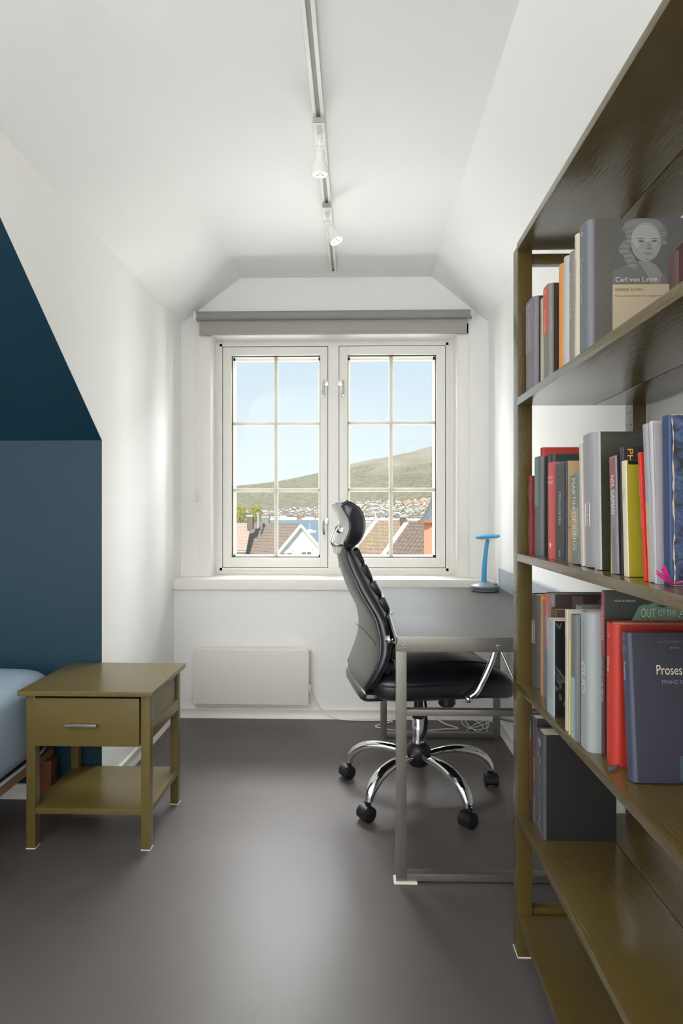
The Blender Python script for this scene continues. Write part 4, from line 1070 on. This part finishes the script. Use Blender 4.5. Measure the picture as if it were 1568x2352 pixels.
def roof_plane(top0, along, down, la, ld, m, name, parent, rib=.30, course=.42):
    """corrugated tiled plane: top0 = ridge corner, along/down unit vectors"""
    A, D_ = Vector(along).normalized(), Vector(down).normalized(); N = A.cross(D_).normalized()
    if N.z < 0: N = -N
    bm = bmesh.new(); na = int(la / rib) * 4; nd = int(ld / course)
    rows = []
    for j in range(nd):
        for q in (0, 1):
            dd = ld * (j + q * .98) / nd; hh = .0 + .05 * q
            rows.append([bm.verts.new(Vector(top0) + A * (la * i / na) + D_ * dd + N * (hh + .10 * (.5 + .5 * math.cos(math.pi * i / 2)))) for i in range(na + 1)])
    for a_, b_ in zip(rows, rows[1:]):
        for i in range(na): bm.faces.new((a_[i], a_[i + 1], b_[i + 1], b_[i]))
    o = obj(name, bm, m, parent, smooth=False); o['kind'] = 'stuff'
    bm = bmesh.new(); prism(bm, [Vector(top0) - N * .02, Vector(top0) + A * la - N * .02, Vector(top0) + A * la + D_ * ld - N * .02, Vector(top0) + D_ * ld - N * .02], -N * .12)
    obj('roof_deck', bm, HW, parent, smooth=False)


# left house
P = W(685, 1206, Y=60.0); rr = Vector((-.69, .72, 0)).normalized(); gg = Vector((rr.y, -rr.x, 0))
hA = thing('house', 'white house with a brown tiled roof and gable, seen through the left sash', 'house', (P.x, P.y, -9))
oo = Vector(hA.location); sl = math.radians(43); Pl = P - oo
dl_ = (-gg * math.cos(sl) - Vector((0, 0, math.sin(sl)))); dr_ = (gg * math.cos(sl) - Vector((0, 0, math.sin(sl))))
roof_plane(Pl - rr * .35, rr, dl_, 9.3, 6.4, ROOF, 'roof_tiles', hA); roof_plane(Pl - rr * .35, rr, dr_, 9.3, 6.4, ROOF, 'roof_tiles', hA)
bm = bmesh.new(); e1, e2 = Pl + dl_ * 5.6 - Vector((0, 0, .1)), Pl + dr_ * 5.6 - Vector((0, 0, .1))
prism(bm, [Pl - Vector((0, 0, .15)), e1, Vector((e1.x, e1.y, 0)), Vector((e2.x, e2.y, 0)), e2], rr * 8.6); obj('wall', bm, HW, hA, smooth=False)
bm = bmesh.new()
for dd in (dl_, dr_):
    nn_ = rr.cross(dd).normalized(); nn_ = nn_ if nn_.z > 0 else -nn_
    prism(bm, [Pl - rr * .36 + nn_ * .12, Pl - rr * .36 + dd * 6.4 + nn_ * .12, Pl - rr * .36 + dd * 6.4 - nn_ * .16, Pl - rr * .36 - nn_ * .16], -rr * .06)
obj('verge_board', bm, HW, hA, smooth=False)
bm = bmesh.new(); tube(bm, [Pl - rr * .35 + Vector((0, 0, .05)), Pl + rr * 8.9 + Vector((0, 0, .05))], .11, 8); obj('ridge_cap', bm, ROOF, hA)
for cx_ in (-1.55, .95):                                   # gable windows
    zt = -2.75 - oo.z
    c_ = Pl + gg * cx_; bm = bmesh.new(); wdir = gg
    prism(bm, [Vector((c_.x, c_.y, 0)) + wdir * a_ + Vector((0, 0, zt + b_)) - rr * .02 for a_, b_ in ((-.75, -1.4), (.75, -1.4), (.75, .10), (.85, .10), (.85, .17), (-.85, .17), (-.85, .10), (-.75, .10))], -rr * .06)
    wf = obj('window', bm, HW, hA, smooth=False)
    for sx in (-.34, .34):
        bm = bmesh.new(); prism(bm, [Vector((c_.x, c_.y, 0)) + wdir * (sx + a_) + Vector((0, 0, zt + b_)) - rr * .09 for a_, b_ in ((-.26, -1.3), (.26, -1.3), (.26, -.12), (-.26, -.12))], -rr * .01)
        obj('pane', bm, mat('far_glass', (120, 124, 120), .2), wf, smooth=False)
# cross wing with its own roof
T0 = W(575, 1205, Y=62.0) - oo; Bv = (W(560, 1266, Y=59.3) - oo) - T0; ldn = Bv.length; Bn = Vector((0, Bv.y, Bv.z)).normalized()
roof_plane(T0 + Vector((-6, 0, 0)), (1, 0, 0), Bn, 6, ldn, ROOF3, 'roof_tiles', hA)
bm = bmesh.new(); q0 = T0 + Vector((0, Bv.y, Bv.z)); box(bm, T0.x - 6, T0.x - .25, q0.y + .35, T0.y + 2.6, 0, q0.z + .1); obj('wall', bm, HW, hA, smooth=False)
bm = bmesh.new(); tube(bm, [T0 + Vector((-6, Bv.y - .05, Bv.z - .05)), T0 + Vector((.05, Bv.y - .05, Bv.z - .05))], .08, 8)
tube(bm, [T0 + Vector((0, .0, .05)), T0 + Vector((0, Bv.y, Bv.z + .05))], .08, 8); tube(bm, [T0 + Vector((-6, 0, .06)), T0 + Vector((0, 0, .06))], .1, 8); obj('gutter', bm, LEAD, hA)


def chim(u0, u1, v0, v1, Y, m, parent, name='chimney', d=.5, cap=True):
    a_, b_ = W(u0, v0, Y=Y) - Vector(parent.location), W(u1, v1, Y=Y) - Vector(parent.location)
    bm = bmesh.new(); box(bm, a_.x, b_.x, a_.y, a_.y + d, b_.z, a_.z); o = obj(name, bm, m, parent, smooth=False)
    if cap: bm = bmesh.new(); box(bm, a_.x - .06, b_.x + .06, a_.y - .06, a_.y + d + .06, a_.z - .10, a_.z + .10, bev=.03); obj('chimney_cap', bm, LEAD, parent)
    return o


chim(567, 580, 1185, 1216, 61.0, BRICK, hA, d=.7)
c_ = W(592.5, 1181, Y=61.5) - oo; c2_ = W(592.5, 1214, Y=61.5) - oo
bm = bmesh.new(); lathe(bm, [(0, 0), (.12, 0), (.12, c_.z - c2_.z), (.16, c_.z - c2_.z), (.16, c_.z - c2_.z + .15), (0, c_.z - c2_.z + .2)], (c2_.x, c2_.y, c2_.z), 14); obj('flue_pipe', bm, LEAD, hA)
chim(601, 617, 1188, 1208, 63.5, mat('chimney_grey', (140, 134, 128), .8), hA, d=.8)

# right houses
def right_house(R1, s_down, length, m, label, sl=36):
    h_ = thing('house', label, 'house', (R1.x, R1.y, -9)); o_ = Vector(h_.location); A = Vector((.8, -.6, 0)); dn = Vector((-.6, -.8, 0)); s = math.radians(sl)
    d1 = dn * math.cos(s) - Vector((0, 0, math.sin(s))); d2 = -dn * math.cos(s) - Vector((0, 0, math.sin(s))); p = R1 - o_
    roof_plane(p, A, d1, length, s_down, m, 'roof_tiles', h_); roof_plane(p, A, d2, length, s_down, m, 'roof_tiles', h_)
    bm = bmesh.new(); a_, b_ = p + d1 * (s_down - .4) + A * .25 - Vector((0, 0, .2)), p + d2 * (s_down - .4) + A * .25 - Vector((0, 0, .2))
    prism(bm, [p + A * .25 - Vector((0, 0, .3)), a_, Vector((a_.x, a_.y, 0)), Vector((b_.x, b_.y, 0)), b_], A * (length - .5)); obj('wall', bm, HW, h_, smooth=False)
    bm = bmesh.new()
    for dd in (d1, d2):
        nn_ = A.cross(dd).normalized(); nn_ = nn_ if nn_.z > 0 else -nn_
        prism(bm, [p + nn_ * .14, p + dd * s_down + nn_ * .14, p + dd * s_down - nn_ * .22, p - nn_ * .22], -A * .10)
        prism(bm, [p + nn_ * .14, p + dd * s_down + nn_ * .14, p + dd * s_down + nn_ * .10, p + nn_ * .10], A * .28)
    obj('verge_board', bm, HW, h_, smooth=False)
    bm = bmesh.new(); tube(bm, [p + Vector((0, 0, .06)), p + A * length + Vector((0, 0, .06))], .1, 8); obj('ridge_cap', bm, m, h_)
    return h_


hB = right_house(W(862, 1199, Y=50), 6.2, 4.6, ROOF2, 'farther of the two tan tiled roofs seen through the right sash, left of the other')
chim(919, 933, 1186, 1212, 47.9, BRICK, hB, d=.6)
hC = right_house(W(932, 1203, Y=44), 6.0, 5.0, ROOF, 'nearer tiled roof with a broad white verge, between the other roof and the salmon tower')
# salmon tower
ta = W(1020, 1196, Y=35.0)
tw = thing('tower', 'salmon plastered round tower with a flared slate roof at the right of the view', 'tower', (ta.x, ta.y, -9))
SAL = mat('salmon_plaster', (240, 176, 144), .8); SLATE = mat('slate', (132, 137, 137), .6, mottle=(3, (112, 117, 118), .2))
zz0 = ta.z + 9
bm = bmesh.new(); lathe(bm, [(0, 0), (1.15, 0), (1.15, zz0), (0, zz0)], (0, 0, 0), 8); obj('wall', bm, SAL, tw, smooth=False)
bm = bmesh.new(); lathe(bm, [(0, zz0), (1.46, zz0), (1.40, zz0 + .06), (1.13, zz0 + .42), (.88, zz0 + .95), (.67, zz0 + 1.45), (.46, zz0 + 2.2), (.2, zz0 + 3.3), (0, zz0 + 3.9)], (0, 0, 0), 16); obj('roof', bm, SLATE, tw, smooth=False)
bm = bmesh.new(); lathe(bm, [(1.40, zz0 - .10), (1.50, zz0 - .10), (1.52, zz0 + .02), (1.42, zz0 + .02)], (0, 0, 0), 16); tube(bm, [(-.72, -.98, zz0 - .1), (-.72, -.98, 1)], .05, 8); obj('gutter', bm, mat('gutter_salmon', (204, 128, 100), .6), tw)

# trees
LEAF = mat('yellow_green_leaves', (190, 180, 92), .7, mottle=(1.2, (146, 144, 66), .3))
BARK = mat('bark', (92, 78, 64), .9)
for (u, hwp, va, vb, lab, sd) in ((551, 15, 1158, 1214, 'yellow-green tree at the left edge of the left sash', 1), (587, 14, 1156, 1212, 'yellow-green tree directly behind the two chimneys', 2)):
    Yt = 110.0; c_ = W(u, (va + vb) / 2, Y=Yt); rx = 1.2 * hwp * Yt / F; rz = (vb - va) / 2 * Yt / F
    t = thing('tree', lab, 'tree', (c_.x, Yt, -9)); rd = random.Random(sd); bm = bmesh.new()
    for k in range(2200):
        a, b_ = rd.uniform(0, 2 * math.pi), math.acos(rd.uniform(-1, 1)); q_ = rd.random() ** .35 * (1 + .18 * math.sin(3 * a + sd) * math.sin(4 * b_))
        p = Vector((rx * q_ * math.sin(b_) * math.cos(a), rx * q_ * math.sin(b_) * math.sin(a), c_.z + 9 + rz * q_ * math.cos(b_)))
        d1 = Vector((rd.gauss(0, 1), rd.gauss(0, 1), rd.gauss(0, 1))).normalized(); d2 = d1.orthogonal().normalized(); s_ = .12
        bm.faces.new([bm.verts.new(p + d1 * s_ * x_ + d2 * s_ * y_) for x_, y_ in ((-1, 0), (0, -.6), (1, 0), (0, .6))])
    fo = obj('foliage', bm, LEAF, t, smooth=False); fo['kind'] = 'stuff'
    bm = bmesh.new(); tube(bm, [(0, 0, 0), (.05, 0, 4), (0, .05, c_.z + 9 + rz * .5)], [.22, .16, .05], 8); obj('trunk', bm, BARK, t)

# crane
ck = W(977, 1190, Y=700); cr_t = thing('tower_crane', 'orange tower crane far off beside the salmon tower roof', 'crane', (ck.x, 700, -22))
ORG = mat('crane_orange', (236, 158, 96), .6); jz = W(977, 1153, Y=700).z + 22
def lattice(a, b, w_, n_, up):
    bm = bmesh.new(); a, b = Vector(a), Vector(b); d = (b - a).normalized(); s1 = d.cross(Vector(up)).normalized() * w_; s2 = Vector(up) * w_
    for q in (s1 + s2, s1 - s2, -s1 + s2, -s1 - s2): tube(bm, [a + q, b + q], .16, 4)
    for k in range(n_):
        p, q = a + (b - a) * k / n_, a + (b - a) * (k + 1) / n_
        tube(bm, [p + s1 + s2, q + s1 - s2], .11, 4); tube(bm, [p - s1 - s2, q - s1 + s2], .11, 4); tube(bm, [p - s1 + s2, q + s1 + s2], .11, 4)
    return bm
obj('mast', lattice((0, 0, 0), (0, 0, jz + 3), .9, 18, (0, 1, 0)), ORG, cr_t, smooth=False)
obj('jib', lattice((-26.5, 0, jz), (9, 0, jz), .7, 22, (0, 0, 1)), ORG, cr_t, smooth=False)
bm = bmesh.new(); box(bm, 6, 9.5, -1, 1, jz - 3, jz - .8); obj('counterweight', bm, LEAD, cr_t); bm = bmesh.new(); box(bm, -1.6, .2, -1.9, -.9, jz - 3, jz - .8, bev=.1); obj('cab', bm, HW, cr_t)

# ground, sea, fells with the town
bm = bmesh.new(); vs = [(-130, 12, -9), (130, 12, -9), (230, 260, -24.6), (-230, 260, -24.6)]; prism(bm, vs, (0, 0, -1)); g_ = obj('hillside_ground', bm, mat('grassy_ground', (132, 134, 96), .9, mottle=(.05, (158, 150, 128), .2)), smooth=False); g_['kind'] = 'structure'
SEA = mat('sea_water', (92, 132, 152), .3, spec=.35, bump=(.05, .6, (1, 4, 1)))
bm = bmesh.new(); box(bm, -3000, 3000, 200, 2300, -26, -25); s_ = obj('sea', bm, SEA, smooth=False); s_['kind'] = 'structure'
ridge = [(-400, 1128), (200, 1128), (500, 1119), (538, 1116), (600, 1110), (650, 1103), (690, 1095), (731, 1086), (760, 1078), (800, 1066), (850, 1056), (900, 1048), (950, 1037), (1002, 1022), (1060, 1005), (1200, 980), (1500, 985), (2000, 1050)]
rd = random.Random(8)
nU, nT = 150, 44
def tmix(t): return t


def hpt(u, t):
    vr = interp(ridge, u)
    Dr = 4700 - 500 * (u - 500) / 500 if 500 < u < 1100 else (4700 if u <= 500 else 4100)
    D_ = 2040 + (Dr - 2040) * t
    z0_, z1_ = -25.0, H + (1176 - vr) * Dr / F
    k = .12 * t + .88 * (max(0, t - .05) / .95) ** 1.15
    z = z0_ + 6 * min(t * 30, 1) + (z1_ - z0_ - 6) * k
    wob = 16 * math.sin(u * .021 + t * 7) * math.sin(t * 11 + u * .008) + 7 * math.sin(u * .09 + t * 17 + 1.3 * math.sin(t * 23)) + 5 * math.sin(u * .17 - t * 31)
    z += wob * math.sin(math.pi * min(t, 1)) * t * 1.3
    return D_, z


bm = bmesh.new(); G_ = []
for i in range(nU + 1):
    u = -400 + 2400 * i / nU; colv = []
    for j in range(nT + 5):
        t = min(j / nT, 1.0)
        D_, z = hpt(u, t)
        if j > nT: D_ += 300 * (j - nT); z -= 60 * (j - nT) ** 1.5
        if j == nT or j > nT: pass
        p = W(u, 1176, Y=D_); colv.append(bm.verts.new((p.x, D_, z)))
    G_.append(colv)
for a_, b_ in zip(G_, G_[1:]):
    for j in range(nT + 4): bm.faces.new((a_[j], b_[j], b_[j + 1], a_[j + 1]))
fm = bpy.data.materials.new('fell_slopes'); fm.use_nodes = True; n = fm.node_tree; b = n.nodes['Principled BSDF']; b.inputs['Roughness'].default_value = 1; b.inputs['Specular IOR Level'].default_value = .1
t1 = n.nodes.new('ShaderNodeTexCoord'); n1 = n.nodes.new('ShaderNodeTexNoise'); n1.inputs['Scale'].default_value = .035; n1.inputs['Detail'].default_value = 8; n1.inputs['Roughness'].default_value = .7
n2 = n.nodes.new('ShaderNodeTexNoise'); n2.inputs['Scale'].default_value = .004; n2.inputs['Detail'].default_value = 6; mp2 = n.nodes.new('ShaderNodeMapping'); mp2.inputs['Scale'].default_value = (.7, .7, 3.5); mp2.inputs['Rotation'].default_value = (0, .35, 0)
r1 = n.nodes.new('ShaderNodeValToRGB'); e_ = r1.color_ramp.elements; e_[0].position = .35; e_[0].color = lin((124, 120, 98)); e_[1].position = .65; e_[1].color = lin((172, 162, 136))
sx_ = n.nodes.new('ShaderNodeSeparateXYZ'); mr = n.nodes.new('ShaderNodeMapRange'); mr.inputs[1].default_value = 90; mr.inputs[2].default_value = 460; mr.inputs[4].default_value = .62
ad = n.nodes.new('ShaderNodeMath'); ad.operation = 'ADD'; r2 = n.nodes.new('ShaderNodeValToRGB'); r2.color_ramp.elements[0].position = .72; r2.color_ramp.elements[1].position = 1.05
r2.color_ramp.elements[0].color = (0, 0, 0, 1); r2.color_ramp.elements[1].color = (1, 1, 1, 1); r2.color_ramp.elements[1].position = 1.0
mx = n.nodes.new('ShaderNodeMixRGB'); mx.inputs[2].default_value = lin((178, 166, 148))
n.links.new(t1.outputs['Object'], n1.inputs['Vector']); n.links.new(t1.outputs['Object'], mp2.inputs[0]); n.links.new(mp2.outputs[0], n2.inputs['Vector']); n.links.new(n1.outputs['Fac'], r1.inputs[0])
n.links.new(t1.outputs['Object'], sx_.inputs[0]); n.links.new(sx_.outputs['Z'], mr.inputs[0]); n.links.new(mr.outputs[0], ad.inputs[0]); n.links.new(n2.outputs['Fac'], ad.inputs[1])
n.links.new(ad.outputs[0], r2.inputs[0]); n.links.new(r2.outputs[0], mx.inputs[0]); n.links.new(r1.outputs[0], mx.inputs[1]); n.links.new(mx.outputs[0], b.inputs['Base Color'])
fe = obj('fells', bm, fm, angle=180); fe['kind'] = 'structure'

bm = bmesh.new(); rd = random.Random(21)
for k in range(7000):
    u = rd.uniform(330, 1250); t = rd.random() ** 1.35 * (.17 if u < 640 else .235 if u > 760 else .20) + .001
    dens = .5 + .5 * math.sin(u * .05) * math.sin(t * 50)
    if rd.random() > .30 + .5 * dens: continue
    D_, z = hpt(u, t); p = W(u, 1176, Y=D_)
    w_, d_, h_ = rd.uniform(5, 11), rd.uniform(5, 9), rd.uniform(3.5, 6.5)
    if t < .02 and rd.random() < .35: w_, h_ = rd.uniform(18, 40), rd.uniform(5, 9)
    if 590 < u < 660 and t < .13 and rd.random() < .3: w_, h_ = rd.uniform(14, 30), rd.uniform(9, 14)
    n0 = len(bm.faces); box(bm, p.x - w_ / 2, p.x + w_ / 2, D_ - d_ / 2, D_ + d_ / 2, z - 3, z + h_); bm.faces.ensure_lookup_table()
    ci = rd.choice([0, 0, 0, 0, 0, 0, 1, 1, 3, 3, 2])
    for f in bm.faces[n0:]: f.material_index = ci
    n0 = len(bm.faces)
    prism(bm, [(p.x - w_ / 2 - .4, D_ - d_ / 2 - .4, z + h_), (p.x - w_ / 2 - .4, D_ + d_ / 2 + .4, z + h_), (p.x - w_ / 2 - .4, D_, z + h_ + d_ * .33)], (w_ + .8, 0, 0)); bm.faces.ensure_lookup_table()
    ri = rd.choice([4, 4, 5])
    for f in bm.faces[n0:]: f.material_index = ri
to = obj('town_houses', bm, [HW, mat('far_house_cream', (226, 212, 184), .8), mat('far_house_red', (178, 128, 108), .8), mat('far_house_grey', (186, 186, 180), .8), mat('far_roof_grey', (138, 128, 120), .9), mat('far_roof_dark', (104, 98, 96), .9)], smooth=False)
to['kind'] = 'stuff'; tag(to, 'small white houses of a town scattered up the slope across the water', 'houses')
# white harbour halls and a mast, and a moored boat
for (u0, u1, v, Y_, lab) in ((863, 893, 1194, 600, 'long white harbour hall left of the brick chimney'), (935, 963, 1195, 560, 'long white harbour hall right of the brick chimney'), (838, 851, 1194, 640, 'short white harbour hall close to the headrest')):
    a_, b_ = W(u0, v + 4, Y=Y_), W(u1, v + 4, Y=Y_); hgt = 8 * Y_ / F
    h_ = thing('harbour_hall', lab, 'building', ((a_.x + b_.x) / 2, Y_, a_.z), group='harbour halls by the water')
    wv = (b_.x - a_.x) / 2; bm = bmesh.new()
    prism(bm, [(-wv, 6 * math.cos(math.pi * k / 10), hgt * (.45 + .55 * math.sin(math.pi * k / 10))) for k in range(11)][::-1] + [(-wv, 6, 0), (-wv, -6, 0)][::-1][::-1], (2 * wv, 0, 0)); obj('hall_body', bm, HW, h_)
    bm = bmesh.new(); box(bm, -wv * .95, wv * .95, -6.06, -6.0, hgt * .12, hgt * .4); obj('window_band', bm, mat('far_glass', (1, 1, 1)), h_, smooth=False)
    bm = bmesh.new(); box(bm, -wv - 2, wv + 2, -9, 9, -25.2 - a_.z, 0); obj('quay', bm, mat('quay_stone', (170, 164, 152), .9), h_, smooth=False)
bt = W(713, 1221, Y=780); bt.z = -25
bo = thing('boat', 'small white boat moored on the water, seen in the left sash', 'boat', bt)
bm = bmesh.new(); rings = []
for k in range(9):
    x = -7 + 14 * k / 8; w_ = 2.0 * (1 - abs((x + 1) / 8.2) ** 3); rings.append([(x, -w_, 1.8 + .1 * max(0, x)), (x, -w_ * .7, -.2), (x, w_ * .7, -.2), (x, w_, 1.8 + .1 * max(0, x))])
loft(bm, rings); obj('hull', bm, HW, bo)
bm = bmesh.new(); box(bm, -3.5, 2.5, -1.2, 1.2, 1.8, 4.2, bev=.2); obj('cabin', bm, HW, bo); bm = bmesh.new(); tube(bm, [(-1, 0, 4), (-1, 0, 13)], .18, 6); tube(bm, [(-2.6, 0, 8), (.6, 0, 8)], .12, 6); obj('mast', bm, HW, bo)
ms_ = W(862, 1196, Y=500); bm = bmesh.new(); tube(bm, [(ms_.x, 500, -25), (ms_.x, 500, W(862, 1176, Y=500).z)], .28, 8); tube(bm, [(ms_.x - 1.8, 500, W(862, 1176, Y=500).z), (ms_.x + 1.2, 500, W(862, 1176, Y=500).z)], .25, 8)
mo = obj('harbour_mast', bm, HW, rebase=True); tag(mo, 'tall thin white mast by the harbour between the headrest and the brick chimney', 'mast')
